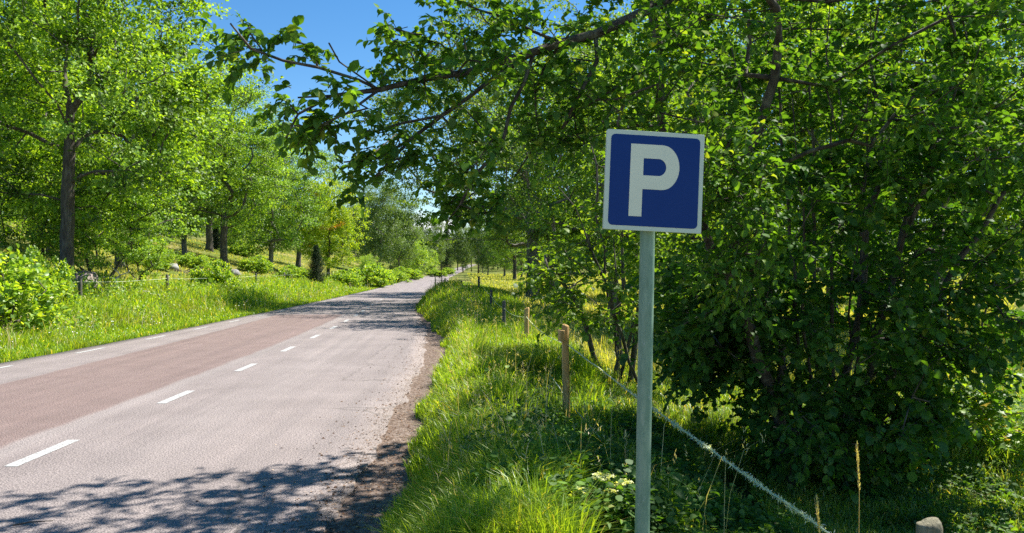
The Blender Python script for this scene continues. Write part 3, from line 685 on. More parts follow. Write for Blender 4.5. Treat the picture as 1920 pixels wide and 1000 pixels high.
def apple():
    rng = np.random.RandomState(7); sk = Skel(); base = atg(1500, 6.6); b = base
    main = sk.line([b+[0, 0, -.2], at(1440, 720, 6.3), at(1345, 480, 5.9), at(1290, 330, 5.7), at(1246, 240, 5.6), at(1237, 100, 5.5), at(1222, -40, 5.4), at(1215, -250, 5.3)], -1, .25, rng, .012)
    # thick mossy limb coming in from the upper right
    hub = sk.line([at(1400, 330, 5.8), at(1455, 150, 5.6), at(1455, 20, 5.3), at(1400, -60, 5.1)], main[9], .25, rng, .015)
    A = sk.line([at(1300, -20, 4.9), at(1200, 25, 4.7), at(1110, 62, 4.6), at(1000, 100, 4.45), at(926, 122, 4.3), at(850, 138, 4.15), at(787, 150, 4.05), at(715, 168, 3.9), at(625, 186, 3.8), at(560, 186, 3.75)], hub[-1], .2, rng, .01)
    def near(px, py, ids):
        P = np.array([sk.P[i] for i in ids]); t = np.stack([960+P[:, 0]/P[:, 1]*F, YH-(P[:, 2]-CAMZ)/P[:, 1]*F], 1)
        return ids[int(np.argmin(np.hypot(t[:, 0]-px, t[:, 1]-py)))]
    br = []
    def B(pts, frm, ids): r_ = sk.line(pts, near(*frm, ids), .15, rng, .012); br.append(r_); return r_
    C1 = B([at(926, 148, 4.5), at(872, 189, 4.4), at(827, 216, 4.3), at(773, 256, 4.2), at(715, 292, 4.1), at(652, 301, 4.0)], (1010, 100), A)
    B([at(962, 202, 4.4), at(944, 270, 4.4), at(895, 324, 4.3), at(860, 390, 4.3), at(845, 420, 4.3)], (985, 108), A)
    B([at(670, 153, 3.8), at(589, 130, 3.65), at(526, 117, 3.55), at(476, 88, 3.5), at(430, 48, 3.45)], (725, 165), A)
    B([at(640, 120, 3.8), at(615, 85, 3.7)], (680, 172), A)
    B([at(560, 215, 3.7), at(530, 250, 3.65)], (640, 184), A)
    B([at(800, 110, 4.1), at(770, 60, 4.0), at(735, 45, 3.95)], (860, 136), A)
    B([at(760, 95, 4.1), at(730, 75, 4.0)], (800, 148), A)
    B([at(590, 240, 3.75), at(548, 235, 3.7)], (690, 172), A)
    B([at(700, 245, 4.1), at(640, 235, 4.0), at(590, 255, 3.95)], (800, 235), C1)
    B([at(700, 330, 4.15), at(680, 345, 4.15)], (740, 275), C1)
    B([at(960, 40, 4.4), at(900, 20, 4.3), at(850, 5, 4.2)], (1060, 80), A)
    B([at(1120, 110, 4.6), at(1085, 170, 4.5), at(1060, 240, 4.5)], (1150, 45), A)
    B([at(1000, 170, 4.7), at(1010, 260, 4.8), at(960, 330, 4.8)], (1060, 80), A)
    ex = []
    for ids in br+[A[-22:]]:
        ex += [sk.P[i]+rng.randn(3)*.05 for i in ids[2:]]
    T = region(rng, 10, [(430, 45), (560, 75), (690, 130), (720, 190), (640, 210), (540, 195), (480, 120)], (3.5, 3.9))
    T += region(rng, 8, [(540, 210), (700, 190), (720, 260), (600, 270), (530, 250)], (3.7, 4.1))
    T += region(rng, 15, [(670, 290), (720, 240), (900, 200), (960, 260), (880, 330), (760, 330), (680, 350)], (4.0, 4.6))
    T += region(rng, 22, [(700, 40), (760, 25), (960, 0), (1020, 60), (930, 150), (760, 190), (710, 120)], (3.9, 4.8))
    T += region(rng, 9, [(830, 330), (920, 290), (960, 380), (850, 440)], (4.2, 4.7))
    T += region(rng, 85, [(930, -60), (1300, -60), (1330, 230), (1150, 240), (1000, 330), (900, 200)], (4.3, 6.2))
    T += region(rng, 120, [(1250, -60), (1990, -60), (2000, 330), (1500, 260), (1300, 230)], (4.2, 6.5))
    # the part of the crown above the picture, which shades the road and the sign
    for _ in range(390):
        T.append(np.array([rng.uniform(-1.5, 4.2), rng.uniform(4.0, 8.4), rng.uniform(4.1, 5.8)]))
    T = [p for p in T if np.linalg.norm(p-np.array([0, 0, CAMZ])) > 3.0 and (p[0] > .9 or p[2] < 3.2 or p[2] > CAMZ+.363*p[1]+.45) and p[1] < 6.7+.5*(p[0]+1.5)]
    T = [p for p in T if not (.05 < p[0]-.65*(p[2]-.55) < .72 and 3.2 < p[1]-.375*(p[2]-.55) < 4.5)]  # gap shaped into the unseen crown so sun reaches the umbel flowers
    T += region(rng, 45, [(1290, 230), (1440, 200), (1450, 560), (1300, 560)], (4.7, 5.6))
    root, n = near_tree('apple_tree', sk, T, .052, rng, 6, .3, 12, .051, 'ovate', M['leaf_apple'], M['bark_moss'], base, .0045, extra=ex[::2], entw=3, thin=True, mind=6, step=.22, out_c=(2.2, 6, 2.2))
    tag(root, 'overhanging tree whose long leafy branch reaches left across the blue sky', 'tree', 'trees along the right side')
    return n
na = apple()

def hazel():
    rng = np.random.RandomState(19); sk = Skel(); base = atg(1560, 7.3); allids = []
    for k, (px, py, d, sx) in enumerate([(1400, 250, 6.6, 1480), (1460, 150, 7.2, 1500), (1520, 60, 7.6, 1530), (1560, 200, 6.6, 1560), (1620, 300, 7.0, 1580), (1760, 260, 6.6, 1600), (1800, 120, 7.4, 1600), (1380, 400, 7.8, 1500), (1700, 50, 8.0, 1570), (1330, 300, 7.6, 1470), (1880, 380, 7.2, 1620), (1500, 330, 6.4, 1520), (1650, 60, 7.2, 1590)]):
        b = atg(sx, 7.0+rng.rand()*.8); e_ = at(px, py, d); mid = b*.55+e_*.45+np.array([(sx-px)*.0003, 0, .25])
        r_ = sk.line([b-[0, 0, .2], b+[0, 0, .35], mid, e_, e_+(e_-mid)*.5], -1, .3, rng, .02); allids += r_
    T = region(rng, 270, [(1330, 420), (1480, 250), (1700, 150), (2050, 150), (2100, 680), (1800, 650), (1740, 800), (1440, 840), (1360, 700), (1250, 640)], (5.6, 8.6))
    T += region(rng, 110, [(1350, 100), (2050, 0), (2050, 300), (1350, 420)], (6.6, 9))
    T += region(rng, 70, [(1340, 430), (1900, 430), (1900, 620), (1340, 620)], (7.6, 9.2))
    T += region(rng, 90, [(1250, 480), (1450, 480), (1440, 740), (1270, 700)], (6.2, 8))
    T += region(rng, 40, [(1400, 700), (1640, 720), (1660, 900), (1430, 880)], (6.2, 7.6))
    T += region(rng, 40, [(1600, 640), (1850, 620), (1850, 760), (1640, 900)], (6.4, 8.2))
    for _ in range(130):
        a = rng.uniform(0, 6.283); r_ = math.sqrt(rng.rand()); T.append(np.array([3.8+2.6*r_*math.cos(a), 7.4+2.0*r_*math.sin(a), rng.uniform(3.4, 5.2)]))
    T = [p for p in T if not (p[2] > 1.2 and p[0]-.65*(p[2]+.3) > 3.75)]
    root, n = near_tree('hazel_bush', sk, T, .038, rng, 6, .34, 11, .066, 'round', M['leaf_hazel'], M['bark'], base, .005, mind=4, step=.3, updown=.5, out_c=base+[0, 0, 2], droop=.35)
    tag(root, 'large dark multi-stemmed hazel right of the parking sign', 'bush', 'trees along the right side'); return n
nh = hazel()

def bush_behind():
    rng = np.random.RandomState(29); sk = Skel(); base = atg(1170, 11.5)
    for px, py, d in [(1050, 350, 10.5), (1100, 260, 11), (1180, 220, 11.8), (1260, 260, 11.5), (1020, 480, 10.6), (1300, 400, 11), (1130, 200, 12)]:
        b = base+np.array([rng.uniform(-.3, .3), rng.uniform(-.3, .3), 0]); e_ = at(px, py, d); mid = b*.5+e_*.5+np.array([0, 0, .3])
        sk.line([b-[0, 0, .2], mid, e_], -1, .35, rng, .03)
    T = region(rng, 165, [(1040, 190), (1280, 120), (1360, 200), (1360, 560), (1260, 620), (1090, 600), (960, 520), (950, 400), (1000, 260)], (9.4, 13.2))
    T += region(rng, 36, [(930, 330), (1060, 330), (1080, 560), (960, 560), (900, 500)], (9.6, 11.5))
    T += region(rng, 14, [(900, 470), (1000, 430), (1060, 540), (960, 575)], (9.5, 11))
    T = [p for p in T if p[2] < (p[0]+.6)/.62]
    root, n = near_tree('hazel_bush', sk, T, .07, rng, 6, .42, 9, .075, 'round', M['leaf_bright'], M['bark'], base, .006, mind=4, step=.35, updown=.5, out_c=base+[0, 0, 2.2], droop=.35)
    tag(root, 'broad leafy bush drooping over the fence left of the parking sign', 'bush', 'trees along the right side'); return n
nb = bush_behind()

def maple_shrub():
    rng = np.random.RandomState(39); base = atg(1800, 8.2); sk = Skel()
    for px, py, d in [(1740, 780, 8), (1800, 740, 8.3), (1860, 770, 8.4), (1700, 840, 7.8), (1900, 830, 8.2)]:
        sk.line([base+[rng.uniform(-.2, .2), rng.uniform(-.2, .2), -.1], at(px, py, d)], -1, .2, rng, .02)
    T = region(rng, 150, [(1640, 830), (1700, 760), (1780, 690), (1880, 700), (1930, 800), (1880, 900), (1700, 900)], (7.4, 9.2))
    root, n = near_tree('maple_shrub', sk, T, .02, rng, 5, .25, 6, .085, 'maple', M['leaf_maple'], M['bark'], base, .003, mind=1, step=.2, updown=.5, droop=.2, up=.8)
    tag(root, 'sunlit yellow-green young maple low at the right picture edge', 'shrub', 'trees along the right side'); return n
nm = maple_shrub()
print('leaves', na, nh, nb, nm)

# ------------------------------------------------------------------ grass and ground plants
def screen_ground(rng, n, d0, d1, px0=-350, px1=2250, pw=1.0):
    u = rng.rand(n)
    d = d0*(d1/d0)**u if pw == 1 else (d0**(1-pw)+u*(d1**(1-pw)-d0**(1-pw)))**(1/(1-pw))
    x = (rng.uniform(px0, px1, n)-960)/F*d
    return x, d
def blades(x, y, h, w, rng, lean=.35, segs=2):
    n = len(x); z = H(x, y)-.02; a = rng.rand(n)*6.283; la = rng.rand(n)*6.283
    side = np.stack([np.cos(a), np.sin(a), np.zeros(n)], 1)*w[:, None]*.5
    ln = np.stack([np.cos(la), np.sin(la), np.zeros(n)], 1)*(h*lean*rng.rand(n))[:, None]
    P = np.stack([x, y, z], 1); up = np.array([0, 0, 1.])
    m1 = P+ln*.25+up*(h*.55)[:, None]; m2 = P+ln*.62+up*(h*.85)[:, None]; tp = P+ln*1.15+up*h[:, None]*(1-.12*lean)
    V = np.stack([P-side, P+side, m1-side*.85, m1+side*.85, m2-side*.55, m2+side*.55, tp], 1).reshape(-1, 3)
    tt = np.array([(0,1,3),(0,3,2),(2,3,5),(2,5,4),(4,5,6)])
    T = (tt[None]+(np.arange(n)*7)[:, None, None]).reshape(-1, 3); return V, T
def grass():
    rng = np.random.RandomState(3)
    # right verge, long and lush
    x, y = screen_ground(rng, 900000, 3.2, 75, 300, 1500)
    xr = I(XR, y); gap = np.interp(y, [0, 4.6, 6.6, 9.4, 12, 16, 22, 30], [.42, .4, .3, .3, .4, .45, .3, .12]); gap = gap+(fbm(y*.9, y*0+4)-.5)*.4+(noise2(y*3, x*3)-.5)*.25
    dr = x-xr-gap; edge = np.where(y < 20, .35, 0)
    k = (dr > 0) & (x < np.interp(y, [0, 7, 15, 30, 60, 80], [1.1, 1.0, 1.3, .2, -1.5, -4]))
    k &= rng.rand(len(x)) < np.where((y < 9) & (dr > .75+.5*fbm(y*2, x*2)), .11, 1.)
    x, y, dr = x[k], y[k], dr[k]
    h = (.16+.34*sstep(0, .5, dr))*(.55+.75*fbm(x*1.6, y*1.6))*rng.uniform(.6, 1.35, len(x))*np.where((y < 9.5) & (dr > .95), .62, 1.)*np.where((y > 11) & (x > np.interp(y, [7, 15, 18, 26, 35, 46], [.5, .3, -.2, -.75, -1.5, -3.1])-.9), .62, 1.); w = .0045+.00075*y
    g = Geo(); g.add(*blades(x, y, h, w, rng, .55)); nn = len(x)
    # left verge
    x, y = screen_ground(rng, 800000, 8, 130, -350, 900)
    dl = I(XL, y)-x+(noise2(y*2, y*0)-.5)*.2; s = I(FL, y)-x
    k = (dl > .02) & (s < .6+1.2*rng.rand(len(x))); x, y, dl = x[k], y[k], dl[k]
    h = (.14+.40*sstep(.2, 1.8, dl))*(.5+.9*fbm(x*.9, y*.9))*rng.uniform(.6, 1.4, len(x)); w = .006+.0008*y
    g.add(*blades(x, y, h, w, rng, .7)); nn += len(x)
    tag(link('verge_grass', g.mesh('verge_grass'), M['grass']), 'lush bright green grass along both road verges', 'grass', kind='stuff')
    # dry pasture and meadow
    x, y = screen_ground(rng, 520000, 12, 260, -350, 1900)
    s = I(FL, y)-x; dr = x-np.interp(y, [12, 15, 30, 60, 80, 300], [1.6, 1.3, .2, -1.5, -4, -18])
    k = ((s > 0) | ((dr > 0) & (y > 13))) & (rng.rand(len(x)) < .8); x, y, s = x[k], y[k], s[k]
    h = np.where(s > 0, .14, .34)*(.5+.9*fbm(x*.5, y*.5))*rng.uniform(.6, 1.4, len(x)); w = .006+.0009*y
    V, T = blades(x, y, h, w, rng, .7)
    tag(link('pasture_grass', trimesh('pasture_grass', V, T), M['grass_dry']), 'short yellowing grass of the pasture and meadow', 'grass', kind='stuff'); nn += len(x)
    # dead stalks and seed heads standing above the grass
    g = Geo()
    for (n_, d0_, d1_, p0_, p1_) in ((1900, 4, 40, 500, 1400), (9000, 9, 90, -350, 900)):
        x, y = screen_ground(rng, n_, d0_, d1_, p0_, p1_); dl = I(XL, y)-x; dr = x-I(XR, y)
        k = ((dl > .5) & (x > I(FL, y)-2)) | ((dr > .7) & (x < 1.6)); k &= fbm(x*.8+11, y*.8) > .45; x, y = x[k], y[k]
        h = rng.uniform(.45, .85, len(x)); w = .003+.0004*y; V, T = blades(x, y, h, w, rng, .45); g.add(V, T)
        tp = V.reshape(-1, 7, 3)[:, 6]; q = np.repeat(tp, 7, 0); q = q+rng.randn(len(q), 3)*[.006, .006, .02]; sc_ = np.repeat(1+y*.05, 7)
        V, T = leaves(q, unit(rng.randn(len(q), 3)*.5+[0, 0, .8]), rng.randn(len(q), 3), .022*sc_, 'slim'); g.add(V, T)
    tag(link('dry_stalks', g.mesh('dry_stalks'), M['straw']), 'dry seeding stalks scattered through the verge grass', 'grass stalks', kind='stuff')
    # under the trees on the right
    x, y = screen_ground(rng, 260000, 2.6, 20, 1000, 2250)
    k = (x > .5) & (fbm(x*1.2+3, y*1.2) > .34); x, y = x[k], y[k]
    h = np.where(y < 7.5, .17, .26)*(.4+1.0*fbm(x*1.3, y*1.3))*rng.uniform(.6, 1.4, len(x)); w = .004+.0008*y
    V, T = blades(x, y, h, w, rng, .9)
    tag(link('woodland_grass', trimesh('woodland_grass', V, T), M['grass_wood']), 'grass growing under the trees on the right', 'grass', kind='stuff'); nn += len(x)
    print('blades', nn)
grass()

def herbs():
    rng = np.random.RandomState(6); g = Geo()
    def patch(x, y, hh, leafL, nl, shape='ovate'):
        n = len(x); z = H(x, y); top = np.stack([x, y, z+hh], 1)
        # stems
        P0 = np.stack([x, y, z-.02], 1); D = np.stack([rng.randn(n)*.12, rng.randn(n)*.12, np.ones(n)], 1)
        C = twigs(g, P0, D, hh, .0022, rng, 3, 0.0); top = C[:, -1]
        k = nl; a = rng.rand(n, k)*6.283; el = rng.uniform(-.35, .35, (n, k))
        D = np.stack([np.cos(a), np.sin(a), el], -1); r = rng.uniform(.0, .1, (n, k, 1)); dz = rng.uniform(-.55, .02, (n, k, 1))*hh[:, None, None]*np.array([0, 0, 1.])
        P = top[:, None]+D*r+dz; NN = unit(rng.randn(n, k, 3)*.5+np.array([0, 0, 1.]))
        L = leafL*rng.uniform(.6, 1.25, (n, k))
        V, T = leaves(P.reshape(-1, 3), D.reshape(-1, 3), NN.reshape(-1, 3), L.ravel(), shape); g.add(V, T)
    x, y = screen_ground(rng, 38000, 3.6, 16, 600, 1500); dr = x-I(XR, y)
    k = (dr > .75+.5*fbm(y*2, x*2)) & (x < 1.5) & (fbm(x*1.1+5, y*1.1) > .25); x, y = x[k], y[k]
    k = rng.rand(len(x)) < np.where(y < 9.5, 1, .35); x, y = x[k], y[k]
    hh = .40*(.5+.9*fbm(x*1.4, y*1.4))*rng.uniform(.6, 1.25, len(x)); xf = .53+(7.27-y)*.223; hh = hh*np.where(x > xf-.5, .42, 1.); q = rng.rand(len(x)) < .6; patch(x[q], y[q], hh[q], .036, 30, 'mid'); patch(x[~q], y[~q], hh[~q]*rng.uniform(.8, 1.3, (~q).sum()), .05, 14)
    x, y = screen_ground(rng, 5200, 3.0, 14, 1150, 2250); k = (x > 1.0) & (fbm(x*1.3+9, y*1.3) > .47); x, y = x[k], y[k]
    patch(x, y, .17*rng.uniform(.4, 1.4, len(x)), .045, 12)
    print('herb verts', g.n)
    tag(link('ground_cover', g.mesh('ground_cover'), M['leaf_herb']), 'knee-high leafy ground elder and nettles beside the fence', 'ground cover', kind='stuff')
    # taller herbs in the left verge
    g = Geo()
    x, y = screen_ground(rng, 15000, 11, 80, -350, 900); s = I(FL, y)-x; dl = I(XL, y)-x
    k = (dl > 1.3) & (s < 1.5) & (fbm(x*.45+2, y*.45) > .46); x, y = x[k], y[k]; n = len(x)
    hh = rng.uniform(.35, .95, n)
    P0 = np.stack([x, y, H(x, y)-.02], 1); C = twigs(g, P0, np.stack([rng.randn(n)*.1, rng.randn(n)*.1, np.ones(n)], 1), hh, .004, rng, 4, 0)
    P, LD, NN, LL = leaf_twigs(C, 14, .1, rng, .6); V, T = leaves(P, LD, NN, LL, 'far'); g.add(V, T)
    tag(link('verge_herbs', g.mesh('verge_herbs'), M['leaf_shrub']), 'tall leafy weeds standing in the left verge', 'weeds', kind='stuff')
    # small flowers
    for nm_, colr, n, px, dd, r, lab in [('white_flowers', (.75, .76, .7), 1500, (-300, 900), (10, 70), .010, 'scattered small white verge flowers'), ('yellow_flowers', (.8, .62, .03), 900, (-300, 700), (9, 45), .010, 'scattered small yellow verge flowers')]:
        x, y = screen_ground(rng, n*6, dd[0], dd[1], *px); dl = I(XL, y)-x; s = I(FL, y)-x
        k = (dl > .3) & (s < 0.3) & (fbm(x*.8+n, y*.8) > .52); x, y = x[k][:n], y[k][:n]
        P = np.stack([x, y, H(x, y)+rng.uniform(.2, .5, len(x))], 1); rr = r*(1+y*.02)
        V, T = leaves(P, rng.randn(len(x), 3)*[1, 1, .2], unit(rng.randn(len(x), 3)*.5+[0, 0, 1]), rr*2, 'round')
        tag(link(nm_, trimesh(nm_, V, T), solid(nm_, [(0, colr), (1, colr)], 1, .8, 0)), lab, 'flowers', kind='stuff')
herbs()

def litter():
    rng = np.random.RandomState(12); n = 15000; g = Geo()
    y = rng.uniform(2.5, 30, n)**1.0; y = 3+27*rng.rand(n)**1.7; xr = I(XR, y); x = xr+.12+rng.randn(n)*.24
    k = x > xr-.9; x, y = x[k], y[k]; n = len(x)
    P = np.stack([x, y, I(ZR, y)+.002+np.where(x < I(XR, y), .004, -.012)], 1)
    a = rng.rand(n)*6.283; D = np.stack([np.cos(a), np.sin(a), np.zeros(n)], 1)
    V, T = leaves(P, D, unit(rng.randn(n, 3)*.25+[0, 0, 1]), rng.uniform(.008, .045, n), 'slim'); g.add(V, T)
    m_ = 1600; y = 3+20*rng.rand(m_)**1.7; x = I(XR, y)+.1+rng.randn(m_)*.4
    P = np.stack([x, y, I(ZR, y)+.004], 1); V, T = leaves(P, rng.randn(m_, 3)*[1, 1, .1], unit(rng.randn(m_, 3)*.3+[0, 0, 1]), rng.uniform(.015, .035, m_), 'mid'); g.add(V, T)
    m, t, o = mat('litter'); gn = N(t, 'ShaderNodeNewGeometry')
    c = ramp(t, gn.outputs['Random Per Island'], [(0, (.05, .03, .02)), (.4, (.13, .07, .04)), (.75, (.25, .16, .1)), (1, (.4, .32, .25))])
    d = N(t, 'ShaderNodeBsdfDiffuse'); t.links.new(c, d.inputs[0]); t.links.new(d.outputs[0], o.inputs[0])
    tag(link('needle_litter', g.mesh('needle_litter'), m), 'brown needles and leaf crumbs along the road edge', 'litter', kind='stuff')
litter()

# ------------------------------------------------------------------ parking sign
def box(g, lo, hi):
    x0, y0, z0 = lo; x1, y1, z1 = hi
    V = [(x0,y0,z0),(x1,y0,z0),(x1,y1,z0),(x0,y1,z0),(x0,y0,z1),(x1,y0,z1),(x1,y1,z1),(x0,y1,z1)]
    T = [(0,2,1),(0,3,2),(4,5,6),(4,6,7),(0,1,5),(0,5,4),(1,2,6),(1,6,5),(2,3,7),(2,7,6),(3,0,4),(3,4,7)]
    g.add(V, T)
def flat(name, outlines, depth, m, parent, bevel=.0008):
    cu = bpy.data.curves.new(name, 'CURVE'); cu.dimensions = '2D'; cu.fill_mode = 'BOTH'; cu.extrude = depth/2; cu.bevel_depth = bevel
    for pts in outlines:
        s = cu.splines.new('POLY'); s.points.add(len(pts)-1)
        for p, q in zip(s.points, pts): p.co = (q[0], q[1], 0, 1)
        s.use_cyclic_u = True
    tmp = bpy.data.objects.new(name, cu); COL.objects.link(tmp); dg = bpy.context.evaluated_depsgraph_get()
    me = bpy.data.meshes.new_from_object(tmp.evaluated_get(dg)); bpy.data.objects.remove(tmp)
    me.transform(Matrix.Rotation(math.pi/2, 4, 'X')); me.materials.clear()
    return link(name, me, m, parent)
def rrect(x0, y0, x1, y1, r, n=8):
    P = []
    for cx, cy_, a0 in ((x1-r, y1-r, 0), (x0+r, y1-r, 90), (x0+r, y0+r, 180), (x1-r, y0+r, 270)):
        for k in range(n+1): a = math.radians(a0+90*k/n); P.append((cx+r*math.cos(a), cy_+r*math.sin(a)))
    return P
def sign():
    d = 3.06; root = empty('parking_sign', (.527, d, float(H(.527, d)))); b = np.array(root.location)
    m, t, o = mat('galvanised_paint'); tc = N(t, 'ShaderNodeTexCoord'); mp = N(t, 'ShaderNodeMapping'); mp.inputs['Scale'].default_value = (1, 1, .25); t.links.new(tc.outputs['Object'], mp.inputs[0])
    c = ramp(t, noise(t, mp.outputs[0], 26, 7, .7), [(.3, (.13, .225, .155)), (.5, (.20, .315, .225)), (.7, (.31, .41, .30))])
    st = ramp(t, noise(t, mp.outputs[0], 60, 4, .7), [(.62, (0, 0, 0)), (.72, (1, 1, 1))]); c = mixc(t, mixc(t, .0, st, st), c, (.42, .48, .42))
    p = N(t, 'ShaderNodeBsdfPrincipled'); t.links.new(c, p.inputs['Base Color']); p.inputs['Metallic'].default_value = .1; p.inputs['Roughness'].default_value = .5
    bp = N(t, 'ShaderNodeBump'); bp.inputs['Strength'].default_value = .12; bp.inputs['Distance'].default_value = .003; t.links.new(noise(t, tc.outputs['Object'], 60, 4), bp.inputs['Height']); t.links.new(bp.outputs[0], p.inputs['Normal'])
    t.links.new(p.outputs[0], o.inputs[0])
    g = Geo(); top = at(1222, 246, d+.045)-b; bot = at(1191, 1300, d)-b; zz = at(1203.5, 1000, d)-b; up_ = at(1214, 440, d)-b
    dirn = (up_-zz)/np.linalg.norm(up_-zz); P = [zz+dirn*(t_) for t_ in np.linspace(-.75, 1.62, 12)]
    tube(g, P, [.0302]*12, 40); link('post', g.mesh('post', True), m, root)
    # panel
    def signmat(name, col, rough, spec=.5, dirt=(.35, .38, .33)):
        mm_, t, o = mat(name); tc = N(t, 'ShaderNodeTexCoord'); g_ = tc.outputs['Object']
        n1 = ramp(t, noise(t, g_, 9, 6, .7), [(.45, (0, 0, 0)), (.8, (1, 1, 1))]); n2 = ramp(t, noise(t, g_, 70, 5, .8), [(.66, (0, 0, 0)), (.72, (1, 1, 1))])
        a = N(t, 'ShaderNodeMath', operation='MULTIPLY_ADD'); a.inputs[1].default_value = .16; t.links.new(n1, a.inputs[0])
        bq = N(t, 'ShaderNodeMath', operation='MULTIPLY'); bq.inputs[1].default_value = .03; t.links.new(n2, bq.inputs[0]); t.links.new(bq.outputs[0], a.inputs[2])
        c = mixc(t, a.outputs[0], col, dirt); p = N(t, 'ShaderNodeBsdfPrincipled'); t.links.new(c, p.inputs['Base Color'])
        p.inputs['Roughness'].default_value = rough; p.inputs['Specular IOR Level'].default_value = spec; t.links.new(p.outputs[0], o.inputs[0]); return mm_
    W = .4; Hh = .4
    pn = flat('panel', [rrect(-W/2, -Hh/2, W/2, Hh/2, .006)], .016, signmat('sign_white', (.60, .68, .55), .5), root, .001)
    # plate tilts with the leaning post and is turned slightly about the vertical
    c0 = at(1226, 341, d-.048)-b
    pn.location = [float(v) for v in c0]; pn.rotation_euler = (math.radians(-1.0), math.radians(2.6), math.radians(5)) 
    f = -.0095
    bl = flat('blue_field', [rrect(-.183, -.183, .183, .183, .018)], .0012, signmat('sign_blue', (.001, .034, .185), .5, .25, (.02, .07, .22)), pn, .0002); bl.location = (0, f, 0)
    X = lambda u: (u-.5)*W
    Z = lambda v: (.5-v)*Hh
    outer = [(X(.247), Z(.86)), (X(.247), Z(.132))]; cx = .575; ry = (.583-.132)/2; rx = .75-cx; cyv = .132+ry
    outer += [(X(cx+rx*math.sin(a)), Z(cyv-ry*math.cos(a))) for a in np.linspace(0, math.pi, 28)]
    outer += [(X(.378), Z(.583)), (X(.378), Z(.86))]
    ry2 = (.445-.272)/2; rx2 = .615-.545; cy2 = .272+ry2
    inner = [(X(.38), Z(.272))]+[(X(.535+.08*math.sin(a)), Z(cy2-ry2*math.cos(a))) for a in np.linspace(0, math.pi, 22)]+[(X(.38), Z(.445))]
    le = flat('letter_p', [outer, inner], .0012, signmat('sign_letter', (.76, .78, .60), .5), pn, .0002); le.location = (0, f-.0013, 0)
    for zz_ in (.11, -.11):
        g = Geo(); box(g, (-.05, .01, zz_-.012), (.05, .03, zz_+.012)); link('bracket', g.mesh('bracket'), m, pn)
    tag(root, 'square blue parking sign with white letter P on a grey-green steel post', 'road sign')
sign()

# ------------------------------------------------------------------ right fence
M['wood_fresh'] = solid('wood_fresh', [(.3, (.38, .22, .07)), (.55, (.60, .38, .14)), (.75, (.70, .50, .24))], 9, .8, .5, (5, 5, .5), bs=30)
M['wood_old'] = solid('wood_old', [(.3, (.10, .09, .05)), (.55, (.22, .20, .13)), (.75, (.34, .31, .21))], 9, .9, .6, (5, 5, .5), bs=30)
M['wood_dark'] = solid('wood_dark', [(.3, (.05, .045, .04)), (.55, (.12, .11, .09)), (.75, (.2, .18, .15))], 9, .9, .6, (4, 4, .5), bs=20)
M['rope'] = leafmat('rope', [(0, (0.450, 0.520, 0.460)), (1, (0.720, 0.760, 0.680))], .3, .03, .6)
M['wire'] = solid('wire', [(.3, (.35, .42, .38)), (.7, (.55, .6, .55))], 8, .5, 0)
def catenary(a, b, sag, n=14, rng=None, j=.0):
    t = np.linspace(0, 1, n)[:, None]; P = np.asarray(a)*(1-t)+np.asarray(b)*t; P[:, 2] -= (4*t*(1-t)*sag)[:, 0]
    if rng is not None: P[1:-1] += rng.randn(n-2, 3)*j
    return P
def post_mesh(h, r, rng, round_top=False, sides=14):
    g = Geo(); zs = [-.3, 0, h*.35, h*.7, h-.012, h]; rr = [r*1.02, r*1.02, r, r*.98, r*.97, r*.9]
    off = rng.randn(6, 2)*.0025; P = [(o_[0], o_[1], z) for o_, z in zip(off, zs)]
    if round_top: zs += [h+r*.12]; rr[-2:] = [r*.98, r*.9]; rr += [r*.78]; P += [(0, 0, h+r*.07)]
    tube(g, P, rr, sides); return g.mesh('post', True)
